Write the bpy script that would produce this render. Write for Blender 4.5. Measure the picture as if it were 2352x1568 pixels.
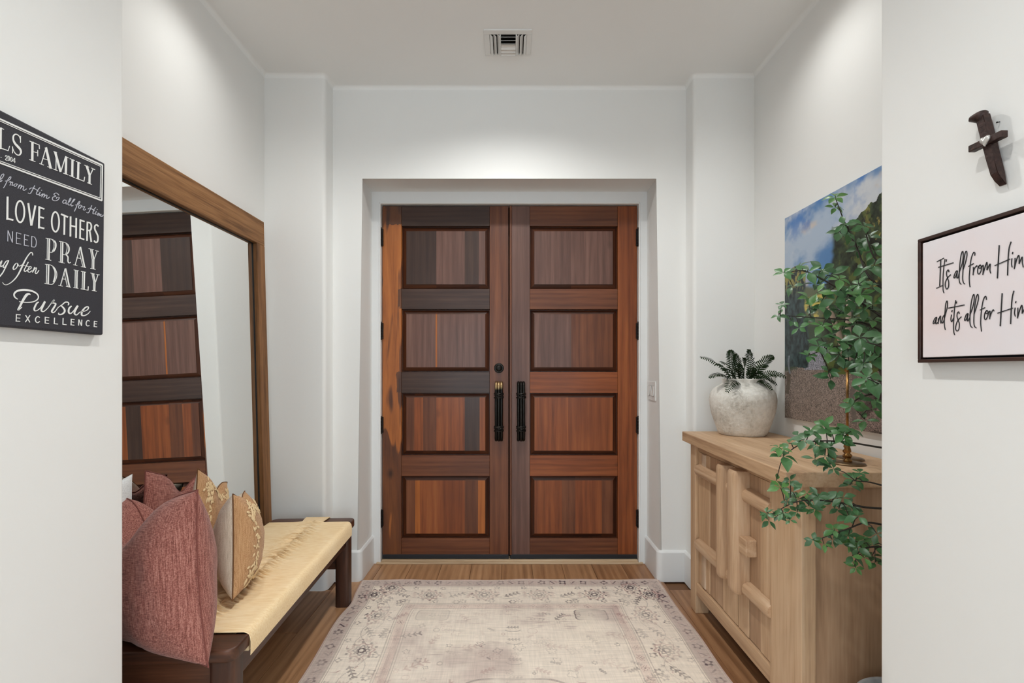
import bpy, bmesh, math, random
import numpy as np
from mathutils import Vector, Matrix, noise as mnoise

random.seed(7)
rng = np.random.default_rng(11)
for o in list(bpy.data.objects):
    bpy.data.objects.remove(o, do_unlink=True)
scn = bpy.context.scene
COL = scn.collection

# ------------------------------------------------------------------ camera
F = 1100.0            # focal length in photo pixels
CX, CY, CZ = 1170.0, 850.0, 1.30
cam_d = bpy.data.cameras.new('camera')
cam_d.sensor_width = 36.0
cam_d.lens = F / 2352.0 * 36.0
cam_d.shift_x = (1176.0 - CX) / 2352.0
cam_d.shift_y = (CY - 784.0) / 2352.0
cam_d.clip_start = 0.05
cam = bpy.data.objects.new('camera', cam_d)
COL.objects.link(cam)
cam.location = (0, 0, CZ)
cam.rotation_euler = (math.pi / 2, 0, 0)
scn.camera = cam

def at(px, py, Y):
    s = F / Y
    return Vector(((px - CX) / s, Y, CZ + (CY - py) / s))

# ------------------------------------------------------------------ world, lights, exposure
w = bpy.data.worlds.new('world')
scn.world = w
w.use_nodes = True
w.node_tree.nodes['Background'].inputs[0].default_value = (0.9, 0.95, 1.0, 1)
w.node_tree.nodes['Background'].inputs[1].default_value = 0.3
vs = scn.view_settings
vs.view_transform = 'Standard'
vs.look = 'None'
vs.gamma = 1.0
vs.use_curve_mapping = False
vs.exposure = 0.14
scn.cycles.max_bounces = 8
scn.cycles.diffuse_bounces = 5
scn.cycles.glossy_bounces = 4
scn.cycles.transparent_max_bounces = 4
scn.cycles.use_adaptive_sampling = True
scn.cycles.adaptive_threshold = 0.06
scn.cycles.sample_clamp_indirect = 6.0
scn.cycles.caustics_reflective = False
scn.cycles.caustics_refractive = False

def area_light(name, loc, rot, sx, sy, energy, color):
    d = bpy.data.lights.new(name, 'AREA')
    d.shape = 'RECTANGLE'; d.size = sx; d.size_y = sy
    d.energy = energy; d.color = color
    o = bpy.data.objects.new(name, d); COL.objects.link(o)
    o.location = loc; o.rotation_euler = rot
    return o

# window daylight from behind the camera, then three unseen lights added as fill
area_light('window_light_rear_left', (-1.25, -5.85, 1.35), (math.pi / 2, 0, 0), 2.2, 2.3, 64, (0.80, 1.0, 1.15))
area_light('fill_light_rear_right', (2.3, -5.85, 1.35), (math.pi / 2, 0, 0), 2.2, 2.3, 64, (0.80, 1.0, 1.15))
area_light('fill_light_side', (-3.95, -3.0, 1.35), (math.pi / 2, 0, -math.pi / 2), 4.0, 2.3, 96, (0.80, 1.0, 1.15))
area_light('fill_light_other_side', (3.95, -3.0, 1.35), (math.pi / 2, 0, math.pi / 2), 4.0, 2.3, 96, (0.80, 1.0, 1.15))

# ------------------------------------------------------------------ helpers
def lin(r, g, b, a=1.0):
    f = lambda c: (c / 255.0) / 12.92 if c <= 10 else (((c / 255.0) + 0.055) / 1.055) ** 2.4
    return (f(r), f(g), f(b), a)

WL = {}
def wloc(o):
    return WL.get(o.name, Vector((0, 0, 0))) if o else Vector((0, 0, 0))

def tag(o, label=None, cat=None, group=None, kind=None):
    if label: o['label'] = label
    if cat: o['category'] = cat
    if group: o['group'] = group
    if kind: o['kind'] = kind
    return o

def empty(name, loc, label, cat, group=None):
    o = bpy.data.objects.new(name, None)
    COL.objects.link(o)
    o.location = loc
    o.empty_display_size = 0.05
    WL[o.name] = Vector(loc)
    return tag(o, label, cat, group)

def link(name, me, mat=None, parent=None, origin=None):
    """link mesh given in world coordinates; its origin is the parent's (or a given point)"""
    o = bpy.data.objects.new(name, me)
    COL.objects.link(o)
    base = wloc(parent)
    org = Vector(origin) if origin is not None else base
    me.transform(Matrix.Translation(-org))
    if mat is not None:
        for m in (mat if isinstance(mat, (list, tuple)) else [mat]):
            me.materials.append(m)
    if parent:
        o.parent = parent
    o.location = org - base
    WL[o.name] = org
    return o

def from_bm(name, bm, mat=None, parent=None, smooth=False, origin=None):
    bmesh.ops.recalc_face_normals(bm, faces=bm.faces)
    me = bpy.data.meshes.new(name)
    bm.to_mesh(me); bm.free()
    if smooth:
        for p in me.polygons: p.use_smooth = True
    return link(name, me, mat, parent, origin)

def from_py(name, v, f, mat=None, parent=None, smooth=False, origin=None):
    me = bpy.data.meshes.new(name)
    me.from_pydata([tuple(x) for x in v], [], f)
    me.update()
    if smooth:
        for p in me.polygons: p.use_smooth = True
    return link(name, me, mat, parent, origin)

def add_box(bm, x0, x1, y0, y1, z0, z1, bev=0.0, seg=2, M=None):
    vs_ = [bm.verts.new(p) for p in ((x0, y0, z0), (x1, y0, z0), (x1, y1, z0), (x0, y1, z0),
                                     (x0, y0, z1), (x1, y0, z1), (x1, y1, z1), (x0, y1, z1))]
    fs = [bm.faces.new([vs_[i] for i in q]) for q in ((0, 3, 2, 1), (4, 5, 6, 7), (0, 1, 5, 4),
                                                      (1, 2, 6, 5), (2, 3, 7, 6), (3, 0, 4, 7))]
    geo = vs_
    if bev > 0:
        es = list({e for f in fs for e in f.edges})
        r = bmesh.ops.bevel(bm, geom=es, offset=bev, segments=seg, affect='EDGES', profile=0.5)
        geo = list({v for v in r['verts']} | {v for v in vs_ if v.is_valid})
    if M is not None:
        bmesh.ops.transform(bm, matrix=M, verts=[v for v in geo if v.is_valid])
    return geo

def box(name, x0, x1, y0, y1, z0, z1, mat, parent=None, bev=0.0, seg=2, origin=None, M=None):
    bm = bmesh.new()
    add_box(bm, x0, x1, y0, y1, z0, z1, bev, seg, M)
    return from_bm(name, bm, mat, parent, origin=origin)

def tube_geo(pts, rad, n=8, cap=True):
    """verts, faces of a tube along pts with radius list"""
    pts = [Vector(p) for p in pts]
    if not isinstance(rad, (list, tuple)): rad = [rad] * len(pts)
    v, f = [], []
    prev = None
    for i, p in enumerate(pts):
        t = (pts[min(i + 1, len(pts) - 1)] - pts[max(i - 1, 0)])
        if t.length < 1e-9: t = Vector((0, 0, 1))
        t.normalize()
        if prev is None:
            a = t.cross(Vector((0, 0, 1)))
            if a.length < 1e-3: a = t.cross(Vector((0, 1, 0)))
        else:
            a = prev - t * prev.dot(t)
            if a.length < 1e-4: a = t.cross(Vector((0, 0, 1)))
        a.normalize(); b = t.cross(a); prev = a
        for k in range(n):
            th = 2 * math.pi * k / n
            v.append(p + (a * math.cos(th) + b * math.sin(th)) * rad[i])
    for i in range(len(pts) - 1):
        for k in range(n):
            f.append((i * n + k, i * n + (k + 1) % n, (i + 1) * n + (k + 1) % n, (i + 1) * n + k))
    if cap:
        f.append(tuple(reversed(range(n))))
        f.append(tuple((len(pts) - 1) * n + k for k in range(n)))
    return v, f

def tube(name, pts, rad, mat, parent=None, n=8, smooth=True, origin=None):
    v, f = tube_geo(pts, rad, n)
    return from_py(name, v, f, mat, parent, smooth, origin)

def lathe_geo(prof, c, n=32, jit=0.0):
    v, f = [], []
    for i, (r, z) in enumerate(prof):
        for k in range(n):
            th = 2 * math.pi * k / n
            rr = r
            if jit: rr += jit * mnoise.noise(Vector((math.cos(th) * 2.5, math.sin(th) * 2.5, z * 14)))
            v.append((c[0] + rr * math.cos(th), c[1] + rr * math.sin(th), c[2] + z))
    for i in range(len(prof) - 1):
        for k in range(n):
            f.append((i * n + k, i * n + (k + 1) % n, (i + 1) * n + (k + 1) % n, (i + 1) * n + k))
    f.append(tuple(reversed(range(n))))
    f.append(tuple((len(prof) - 1) * n + k for k in range(n)))
    return v, f

def lathe(name, prof, c, mat, parent=None, n=32, smooth=True, jit=0.0):
    v, f = lathe_geo(prof, c, n, jit)
    return from_py(name, v, f, mat, parent, smooth)

def catmull(pts, n=6):
    if len(pts) < 3:
        return [np.array(p, float) for p in pts]
    P = [np.array(p, float) for p in pts]
    P = [2 * P[0] - P[1]] + P + [2 * P[-1] - P[-2]]
    out = []
    for i in range(1, len(P) - 2):
        p0, p1, p2, p3 = P[i - 1], P[i], P[i + 1], P[i + 2]
        for k in range(n):
            t = k / n
            out.append(0.5 * ((2 * p1) + (-p0 + p2) * t + (2 * p0 - 5 * p1 + 4 * p2 - p3) * t * t + (-p0 + 3 * p1 - 3 * p2 + p3) * t ** 3))
    out.append(P[-2])
    return out

# ------------------------------------------------------------------ materials
class NT:
    def __init__(self, name):
        self.m = bpy.data.materials.new(name)
        self.m.use_nodes = True
        self.t = self.m.node_tree
        self.b = self.t.nodes['Principled BSDF']
    def n(self, typ, **kw):
        x = self.t.nodes.new(typ)
        for k, v_ in kw.items():
            if k.startswith('_'):
                x.inputs[k[1:].replace('_', ' ')].default_value = v_
            else:
                setattr(x, k, v_)
        return x
    def l(self, a, b):
        self.t.links.new(a, b)
    def val(self, op, a, b=None, c=None):
        x = self.n('ShaderNodeMath', operation=op)
        for i, q in enumerate((a, b, c)):
            if q is None: continue
            if isinstance(q, (int, float)): x.inputs[i].default_value = q
            else: self.l(q, x.inputs[i])
        return x.outputs[0]
    def ramp(self, fac, stops):
        r = self.n('ShaderNodeValToRGB')
        el = r.color_ramp.elements
        while len(el) < len(stops): el.new(0.5)
        for e, (p, c) in zip(el, stops):
            e.position = p; e.color = c
        self.l(fac, r.inputs[0])
        return r.outputs[0]
    def mix(self, fac, a, b, mode='MIX'):
        x = self.n('ShaderNodeMix', data_type='RGBA', blend_type=mode)
        for sock, q in ((x.inputs[0], fac), (x.inputs[6], a), (x.inputs[7], b)):
            if isinstance(q, (int, float)): sock.default_value = q
            elif isinstance(q, tuple): sock.default_value = q
            else: self.l(q, sock)
        return x.outputs[2]
    def bump(self, h, strength=0.2, dist=0.002):
        x = self.n('ShaderNodeBump')
        x.inputs['Strength'].default_value = strength
        x.inputs['Distance'].default_value = dist
        self.l(h, x.inputs['Height'])
        self.l(x.outputs[0], self.b.inputs['Normal'])
        return x
    def coords(self, scale=(1, 1, 1), rnd=True):
        tc = self.n('ShaderNodeTexCoord')
        mp = self.n('ShaderNodeMapping')
        mp.inputs['Scale'].default_value = scale
        if rnd:
            oi = self.n('ShaderNodeObjectInfo')
            cm = self.n('ShaderNodeCombineXYZ')
            for i, k in enumerate((37.0, 53.0, 71.0)):
                self.l(self.val('MULTIPLY', oi.outputs['Random'], k), cm.inputs[i])
            ad = self.n('ShaderNodeVectorMath', operation='ADD')
            self.l(tc.outputs['Object'], mp.inputs['Vector'])
            self.l(mp.outputs[0], ad.inputs[0]); self.l(cm.outputs[0], ad.inputs[1])
            return ad.outputs[0], tc
        self.l(tc.outputs['Object'], mp.inputs['Vector'])
        return mp.outputs[0], tc
    def noise(self, vec, scale, detail=4, rough=0.5, dist=0.0):
        x = self.n('ShaderNodeTexNoise')
        x.inputs['Scale'].default_value = scale
        x.inputs['Detail'].default_value = detail
        x.inputs['Roughness'].default_value = rough
        x.inputs['Distortion'].default_value = dist
        self.l(vec, x.inputs['Vector'])
        return x.outputs['Fac']

def plain(name, col, rough=0.5, metal=0.0, spec=0.5, noise_amt=0.0, nscale=30, bump=0.0, bscale=200):
    t = NT(name)
    t.b.inputs['Base Color'].default_value = col
    t.b.inputs['Roughness'].default_value = rough
    t.b.inputs['Metallic'].default_value = metal
    t.b.inputs['Specular IOR Level'].default_value = spec
    if noise_amt or bump:
        vec, _ = t.coords()
    if noise_amt:
        f = t.noise(vec, nscale, 5)
        d = tuple(c * (1 - noise_amt) for c in col[:3]) + (1,)
        e = tuple(min(1, c * (1 + noise_amt)) for c in col[:3]) + (1,)
        t.l(t.ramp(f, [(0.3, d), (0.7, e)]), t.b.inputs['Base Color'])
    if bump:
        t.bump(t.noise(vec, bscale, 3), bump, 0.001)
    return t.m

def wood(name, cols, axis='z', grain=10.0, rough=0.45, stretch=0.07, fine=0.25, bump=0.12, dist=0.6, coat=0.0,
         knots=0.0, knotcol=None, patch=0.0, ring=0.0, spec=0.5):
    """cols: dark .. light.  grain runs along `axis`"""
    t = NT(name)
    sc = [1.0, 1.0, 1.0]; sc['xyz'.index(axis)] = stretch
    vec, tc = t.coords(tuple(sc))
    a = t.noise(vec, grain, 3, 0.55, dist)
    b = t.noise(vec, grain * 9, 2, 0.6, 0.0)
    fac = t.val('ADD', t.val('MULTIPLY', a, 1 - fine), t.val('MULTIPLY', b, fine))
    if ring:
        wv = t.n('ShaderNodeTexWave', wave_type='RINGS', rings_direction={'x': 'X', 'y': 'Y', 'z': 'Z'}[axis])
        wv.inputs['Scale'].default_value = grain * 1.1
        wv.inputs['Distortion'].default_value = 5.0
        wv.inputs['Detail'].default_value = 2.0
        wv.inputs['Detail Scale'].default_value = 1.2
        t.l(vec, wv.inputs['Vector'])
        fac = t.val('ADD', t.val('MULTIPLY', fac, 1 - ring), t.val('MULTIPLY', wv.outputs['Fac'], ring))
    k = len(cols)
    stops = [(0.30 + 0.40 * i / (k - 1), c) for i, c in enumerate(cols)]
    c = t.ramp(fac, stops)
    if patch:
        v2, _ = t.coords(tuple(1.0 if s == 1.0 else 0.35 for s in sc))
        pf = t.ramp(t.noise(v2, 4.5, 2, 0.5, 0.4), [(0.45, (0, 0, 0, 1)), (0.68, (1, 1, 1, 1))])
        c = t.mix(t.val('MULTIPLY', pf, patch), c, cols[0])
    if knots:
        v3, _ = t.coords(tuple(1.0 if s == 1.0 else 0.55 for s in sc))
        vo = t.n('ShaderNodeTexVoronoi')
        vo.inputs['Scale'].default_value = 3.4
        t.l(v3, vo.inputs['Vector'])
        kf = t.ramp(vo.outputs['Distance'], [(0.015, (1, 1, 1, 1)), (0.085, (0, 0, 0, 1))])
        c = t.mix(t.val('MULTIPLY', kf, knots), c, knotcol or cols[0])
    t.l(c, t.b.inputs['Base Color'])
    t.b.inputs['Roughness'].default_value = rough
    t.b.inputs['Specular IOR Level'].default_value = spec
    if coat:
        t.b.inputs['Coat Weight'].default_value = coat
        t.b.inputs['Coat Roughness'].default_value = 0.18
    t.bump(fac, bump, 0.0015)
    return t.m

# painted plaster
def plaster(name, col, bump=0.06, scale=55):
    t = NT(name)
    vec, _ = t.coords(rnd=False)
    f = t.noise(vec, scale, 1, 0.5)
    f2 = t.noise(vec, 7, 0, 0.5)
    h = t.val('ADD', f, t.val('MULTIPLY', f2, 1.5))
    t.b.inputs['Base Color'].default_value = col
    t.b.inputs['Roughness'].default_value = 0.75
    t.b.inputs['Specular IOR Level'].default_value = 0.25
    t.bump(h, bump, 0.004)
    return t.m

M_WALL = plaster('wall_paint', (0.83, 0.83, 0.815, 1))
M_CEIL = plaster('ceiling_paint', (0.87, 0.875, 0.865, 1), 0.05, 80)
M_TRIM = plain('trim_paint', (0.80, 0.81, 0.81, 1), 0.38)
M_BLACK = plain('black_iron', (0.012, 0.012, 0.013, 1), 0.42, 0.6, bump=0.15, bscale=260)
M_DARK = plain('dark_void', (0.006, 0.005, 0.005, 1), 0.9)

# ------------------------------------------------------------------ setting: room shell
H = 3.05
XL, XR = -1.45, 1.45           # niche side walls
XSL, XSR = -1.04, 1.00         # walls carrying the two signs
YE = 1.294                     # where those walls end
Y1, Y2 = 2.835, 2.957          # the two steps of the end wall
XP = 1.09                      # step between them
XA = 0.925                     # alcove half width
ZA = 2.50                      # alcove head
YC = 3.22                      # door casing face

def struct(o):
    o['kind'] = 'structure'
    return o

M_FLOORBASE = plain('floor_underlay', lin(120, 84, 56), 0.6)
floor = struct(box('floor', -4.1, 4.1, -6.1, 3.6, -0.12, -0.012, M_FLOORBASE))
struct(box('ceiling', -4.1, 4.1, -6.1, 3.6, H, H + 0.12, M_CEIL))

def bevel_vert_edges(bm, pts, r, seg=5):
    es = []
    for e in bm.edges:
        a, b = e.verts
        for (x, y) in pts:
            if all(abs(q.co.x - x) < 1e-4 and abs(q.co.y - y) < 1e-4 for q in (a, b)):
                es.append(e)
    if es:
        bmesh.ops.bevel(bm, geom=es, offset=r, segments=seg, affect='EDGES', profile=0.5)

def shade_auto(o, ang=40):
    me = o.data
    for p in me.polygons: p.use_smooth = True
    bm = bmesh.new(); bm.from_mesh(me)
    for e in bm.edges:
        if len(e.link_faces) == 2 and e.calc_face_angle(0) > math.radians(ang): e.smooth = False
    bm.to_mesh(me); bm.free()
    return o

def prism_wall(name, x0, x1, y0, y1, round_pts=(), r=0.022):
    bm = bmesh.new()
    add_box(bm, x0, x1, y0, y1, 0, H)
    bevel_vert_edges(bm, round_pts, r)
    o = struct(from_bm(name, bm, M_WALL))
    return shade_auto(o, 30)

prism_wall('wall_left', -1.75, XL, YE - 0.02, Y1 + 0.02)
prism_wall('wall_right', XR, 1.75, YE - 0.02, Y1 + 0.02)
prism_wall('wall_left_front', -1.75, XSL, -0.8, YE, [(XSL, YE), (XSL, -0.8)], 0.012)
prism_wall('wall_right_front', XSR, 1.75, -0.8, YE, [(XSR, YE), (XSR, -0.8)], 0.012)
prism_wall('wall_back_left', -1.75, -XP, Y1, 3.5, [(-XP, Y1)])
prism_wall('wall_back_right', XP, 1.75, Y1, 3.5, [(XP, Y1)])
# end wall with the deep door alcove
bm = bmesh.new()
poly = [(-XP, 0), (-XA, 0), (-XA, ZA), (XA, ZA), (XA, 0), (XP, 0), (XP, H), (-XP, H)]
va = [bm.verts.new((x, Y2, z)) for x, z in poly]
vb = [bm.verts.new((x, 3.5, z)) for x, z in poly]
bm.faces.new(va); bm.faces.new(list(reversed(vb)))
for i in range(8):
    j = (i + 1) % 8
    bm.faces.new((va[j], va[i], vb[i], vb[j]))
es = [e for e in bm.edges if all(abs(v.co.y - Y2) < 1e-4 for v in e.verts)
      and all(abs(v.co.x) < XA + 1e-3 for v in e.verts) and all(v.co.z < ZA + 1e-3 for v in e.verts)
      and not all(v.co.z < 1e-3 for v in e.verts)]
bmesh.ops.bevel(bm, geom=es, offset=0.018, segments=5, affect='EDGES', profile=0.5)
shade_auto(struct(from_bm('wall_back', bm, M_WALL)), 30)
struct(box('leak_blocker', -1.2, 1.2, 3.5, 3.6, 0, H, M_DARK))  # unseen dark sheet added behind the doors to stop light leaks
# the great room behind the camera
struct(box('wall_great_room_left', -4.1, -4.0, -6.0, -0.8, 0, H, M_WALL))
struct(box('wall_great_room_right', 4.0, 4.1, -6.0, -0.8, 0, H, M_WALL))
struct(box('wall_great_room_rear', -4.0, 4.0, -6.1, -6.0, 0, H, M_WALL))
struct(box('wall_hall_return_left', -4.0, -1.75, -0.8, -0.6, 0, H, M_WALL))
struct(box('wall_hall_return_right', 1.75, 4.0, -0.8, -0.6, 0, H, M_WALL))

# floor planks
M_OAK = [wood('oak_floor_%d' % i, [lin(*a), lin(*b), lin(*c)], 'y', 14, 0.42, 0.06, 0.3, 0.08, 0.9, knots=0.75,
              knotcol=lin(70, 42, 24), ring=0.16, patch=0.2)
         for i, (a, b, c) in enumerate([((134, 95, 64), (166, 123, 86), (186, 143, 105)),
                                        ((124, 86, 57), (156, 113, 78), (178, 135, 98)),
                                        ((142, 103, 70), (174, 131, 94), (194, 151, 112))])]
PW = 0.2
def plank(x0, y0, y1, mat):
    bm = bmesh.new()
    add_box(bm, x0 + 0.0008, x0 + PW - 0.0008, y0 + 0.0008, y1 - 0.0008, -0.012, 0.0, 0.0016, 1)
    o = from_bm('plank', bm, mat, floor, origin=((x0 + PW / 2), y0, 0))
    o['kind'] = 'structure'
x = -1.451
i = 0
while x < 1.45:
    far = Y1
    if x > -XP - 0.001 and x + PW < XP + 0.001: far = Y2
    if x + PW > -XA and x < XA: far = 3.225
    y = -0.35 + [0.0, -0.9, -0.45, -1.3][i % 4] + 0.11 * ((i * 7) % 5)
    while y < far:
        L = 1.9 if (i + int(y * 3)) % 3 else 1.5
        e = min(y + L, far)
        if far - e < 0.25: e = far
        if e > 0.0:
            plank(x, max(y, -0.8), e, M_OAK[(i * 2 + int(abs(y) * 5)) % 3])
        y = e
    x += PW; i += 1
struct(box('floor_great_room', -4.0, 4.0, -6.0, -0.82, -0.012, 0.0, M_OAK[0]))

# baseboards, swept along the walls with rounded outer corners
def sweep_base(name, path, side, h=0.19, t=0.016, prof=None, mat=None):
    pts = [Vector((p[0], p[1])) for p in path]
    out = [(pts[0], None)]
    rp = [pts[0]]
    for i in range(1, len(pts) - 1):
        a = (pts[i] - pts[i - 1]).normalized(); b = (pts[i + 1] - pts[i]).normalized()
        cr = a.x * b.y - a.y * b.x
        if cr * side < 0:      # outer corner: round it
            r = 0.022
            p0 = pts[i] - a * r; p1 = pts[i] + b * r
            for k in range(6):
                u = k / 5
                rp.append((1 - u) ** 2 * p0 + 2 * u * (1 - u) * pts[i] + u * u * p1)
        else:
            rp.append(pts[i])
    rp.append(pts[-1])
    prof = prof or [(0.0, 0.0), (t, 0.0), (t, h - 0.012), (t - 0.004, h - 0.004), (t - 0.009, h), (0.0, h)]
    v, f = [], []
    n = len(prof)
    for i, p in enumerate(rp):
        d0 = (p - rp[i - 1]).normalized() if i else None
        d1 = (rp[i + 1] - p).normalized() if i < len(rp) - 1 else None
        if d0 is None: d0 = d1
        if d1 is None: d1 = d0
        n0 = Vector((-d0.y, d0.x)) * side; n1 = Vector((-d1.y, d1.x)) * side
        m = (n0 + n1)
        m = m / max(0.3, (m.length_squared / 2))
        for (o_, z) in prof:
            q = p + m * o_
            v.append((q.x, q.y, z))
    for i in range(len(rp) - 1):
        for k in range(n):
            f.append((i * n + k, i * n + (k + 1) % n, (i + 1) * n + (k + 1) % n, (i + 1) * n + k))
    f.append(tuple(range(n))); f.append(tuple(reversed(range((len(rp) - 1) * n, len(rp) * n))))
    o = from_py(name, v, f, mat or M_TRIM)
    bm = bmesh.new(); bm.from_mesh(o.data); bmesh.ops.recalc_face_normals(bm, faces=bm.faces); bm.to_mesh(o.data); bm.free()
    return shade_auto(struct(o), 25)

sweep_base('baseboard_left', [(XSL, -0.8), (XSL, YE), (XL, YE), (XL, Y1), (-XP, Y1), (-XP, Y2), (-XA, Y2), (-XA, YC)], -1)
sweep_base('baseboard_right', [(XSR, -0.8), (XSR, YE), (XR, YE), (XR, Y1), (XP, Y1), (XP, Y2), (XA, Y2), (XA, YC)], 1)

# plaster cove where walls meet the ceiling
CR = 0.022
cove = [(-0.004, H - CR)] + [(CR - CR * math.cos(a), H - CR + CR * math.sin(a)) for a in [i * math.pi / 12 for i in range(7)]] + [(CR, H + 0.004), (-0.004, H + 0.004)]
sweep_base('trim_3', [(XSL, -0.8), (XSL, YE), (XL, YE), (XL, Y1), (-XP, Y1), (-XP, Y2), (XP, Y2), (XP, Y1), (XR, Y1), (XR, YE), (XSR, YE), (XSR, -0.8)], -1, prof=cove, mat=M_CEIL)

# ------------------------------------------------------------------ door frame, threshold
DXL, DXR, DZT = -0.862, 0.866, 2.414
bm = bmesh.new()
add_box(bm, -XA, DXL - 0.004, YC, 3.30, 0.0, ZA)
add_box(bm, DXR + 0.004, XA, YC, 3.30, 0.0, ZA)
add_box(bm, DXL - 0.004, DXR + 0.004, YC, 3.30, DZT + 0.006, ZA)
struct(from_bm('trim_1', bm, M_TRIM))
tr1 = bpy.data.objects['trim_1']
# slim bead round the opening and an unseen filler added to black the gaps
M_BEAD = plain('frame_bead_paint', (0.84, 0.84, 0.83, 1), 0.3)
box('frame_bead', DXL - 0.012, DXL - 0.003, YC - 0.006, YC + 0.02, 0, DZT + 0.012, M_BEAD, tr1, 0.002)
box('frame_bead', DXR + 0.003, DXR + 0.012, YC - 0.006, YC + 0.02, 0, DZT + 0.012, M_BEAD, tr1, 0.002)
box('frame_bead', DXL - 0.012, DXR + 0.012, YC - 0.006, YC + 0.02, DZT + 0.004, DZT + 0.013, M_BEAD, tr1, 0.002)
box('dark_gap_filler', -XA, XA, 3.33, 3.45, 0, ZA, M_DARK, tr1)
M_THRESH = wood('threshold_wood', [lin(140, 112, 84), lin(196, 170, 138), lin(216, 194, 164)], 'x', 16, 0.4, 0.05)
th = struct(from_bm('trim_2', (lambda b: (add_box(b, DXL - 0.03, DXR + 0.03, 3.205, 3.32, 0.0, 0.012, 0.003), b)[1])(bmesh.new()), M_THRESH))
box('threshold_ridge', DXL, DXR, 3.225, 3.30, 0.0105, 0.022, M_THRESH, th, 0.003)

# ------------------------------------------------------------------ double doors
def tone(name, cs, axis, **kw):
    a = dict(rough=0.45, coat=0.10, ring=0.12, patch=0.5, grain=10, dist=1.3, bump=0.07, stretch=0.05, fine=0.42, spec=0.35, knots=0.55, knotcol=lin(46, 26, 18))
    a.update(kw)
    return wood(name, [lin(*c) for c in cs], axis, **a)
T_DARK = [(50, 33, 27), (64, 44, 36), (78, 56, 46)]
T_PLUM = [(84, 58, 50), (106, 75, 65), (124, 91, 79)]
T_MID = [(80, 43, 25), (106, 60, 36), (126, 76, 47)]
T_RED = [(102, 50, 23), (136, 72, 35), (156, 90, 46)]
T_ORANGE = [(140, 76, 30), (174, 100, 42), (192, 118, 56)]
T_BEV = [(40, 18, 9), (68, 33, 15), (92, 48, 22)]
DW = {}
for nm, tn in (('dark', T_DARK), ('plum', T_PLUM), ('mid', T_MID), ('red', T_RED), ('orange', T_ORANGE)):
    for ax in 'xz':
        DW[nm + ax] = tone('walnut_%s_%s' % (nm, ax), tn, ax)
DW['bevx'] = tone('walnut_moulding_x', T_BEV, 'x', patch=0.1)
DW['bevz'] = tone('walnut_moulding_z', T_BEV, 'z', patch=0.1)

def sap_stile():
    """hinge stile of the left leaf: pale sapwood running through brown heartwood, exposure-mask darkening painted in at the rails"""
    t = NT('walnut_sapwood_stile')
    vec, tc = t.coords((1, 1, 0.07), rnd=False)
    a = t.noise(vec, 13, 4, 0.55, 1.0); b = t.noise(vec, 100, 3, 0.6)
    g = t.val('ADD', t.val('MULTIPLY', a, 0.75), t.val('MULTIPLY', b, 0.25))
    heart = t.ramp(g, [(0.3, lin(58, 30, 18)), (0.5, lin(98, 54, 28)), (0.7, lin(126, 74, 38))])
    sap = t.ramp(g, [(0.3, lin(124, 66, 26)), (0.5, lin(166, 96, 42)), (0.7, lin(190, 116, 56))])
    sx = t.n('ShaderNodeSeparateXYZ'); t.l(tc.outputs['Object'], sx.inputs[0])
    mp = t.n('ShaderNodeMapping'); mp.inputs['Scale'].default_value = (7.0, 1, 1.0); mp.inputs['Location'].default_value = (3.1, 0, 0.35)
    t.l(tc.outputs['Object'], mp.inputs['Vector'])
    n1 = t.noise(mp.outputs[0], 1.9, 2, 0.5, 0.8)
    zg = t.n('ShaderNodeMapRange'); zg.inputs[1].default_value = 0.55; zg.inputs[2].default_value = 1.35
    zg.inputs[3].default_value = -0.16; zg.inputs[4].default_value = 0.09
    t.l(sx.outputs[2], zg.inputs[0])
    f = t.ramp(t.val('ADD', n1, zg.outputs[0]), [(0.47, (0, 0, 0, 1)), (0.53, (1, 1, 1, 1))])
    c = t.mix(f, heart, sap)
    # exposure-mask darkening painted into the colour where cross rails meet the stile
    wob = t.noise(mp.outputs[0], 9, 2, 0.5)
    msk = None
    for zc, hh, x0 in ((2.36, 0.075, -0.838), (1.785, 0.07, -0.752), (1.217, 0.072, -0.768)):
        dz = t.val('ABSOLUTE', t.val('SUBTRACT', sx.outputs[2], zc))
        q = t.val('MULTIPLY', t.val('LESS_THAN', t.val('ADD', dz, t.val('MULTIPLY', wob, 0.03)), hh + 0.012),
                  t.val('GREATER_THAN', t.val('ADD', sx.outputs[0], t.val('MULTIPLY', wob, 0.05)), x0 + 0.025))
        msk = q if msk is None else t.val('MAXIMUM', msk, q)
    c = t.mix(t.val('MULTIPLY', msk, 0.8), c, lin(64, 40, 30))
    # one knot low on the board
    kd = t.n('ShaderNodeVectorMath', operation='DISTANCE'); kd.inputs[1].default_value = (-0.806, 3.25, 0.60)
    mp2 = t.n('ShaderNodeMapping'); mp2.inputs['Scale'].default_value = (1, 1, 0.62); mp2.inputs['Location'].default_value = (0, 0, 0.228)
    t.l(tc.outputs['Object'], mp2.inputs['Vector']); t.l(mp2.outputs[0], kd.inputs[0])
    kf = t.ramp(t.val('ADD', kd.outputs['Value'], t.val('MULTIPLY', wob, 0.012)), [(0.012, (1, 1, 1, 1)), (0.034, (0, 0, 0, 1))])
    c = t.mix(t.val('MULTIPLY', kf, 0.85), c, lin(40, 20, 10))
    t.l(c, t.b.inputs['Base Color'])
    t.b.inputs['Roughness'].default_value = 0.42
    t.b.inputs['Coat Weight'].default_value = 0.06
    t.b.inputs['Coat Roughness'].default_value = 0.18
    t.bump(g, 0.06, 0.0015)
    return t.m
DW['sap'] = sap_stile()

YD = 3.25
SD = F / YD
dx = lambda px: (px - CX) / SD
dz = lambda py: CZ + (CY - py) / SD
ROWS = [(519, 663), (710, 854), (902, 1046), (1093, 1237)]

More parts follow.
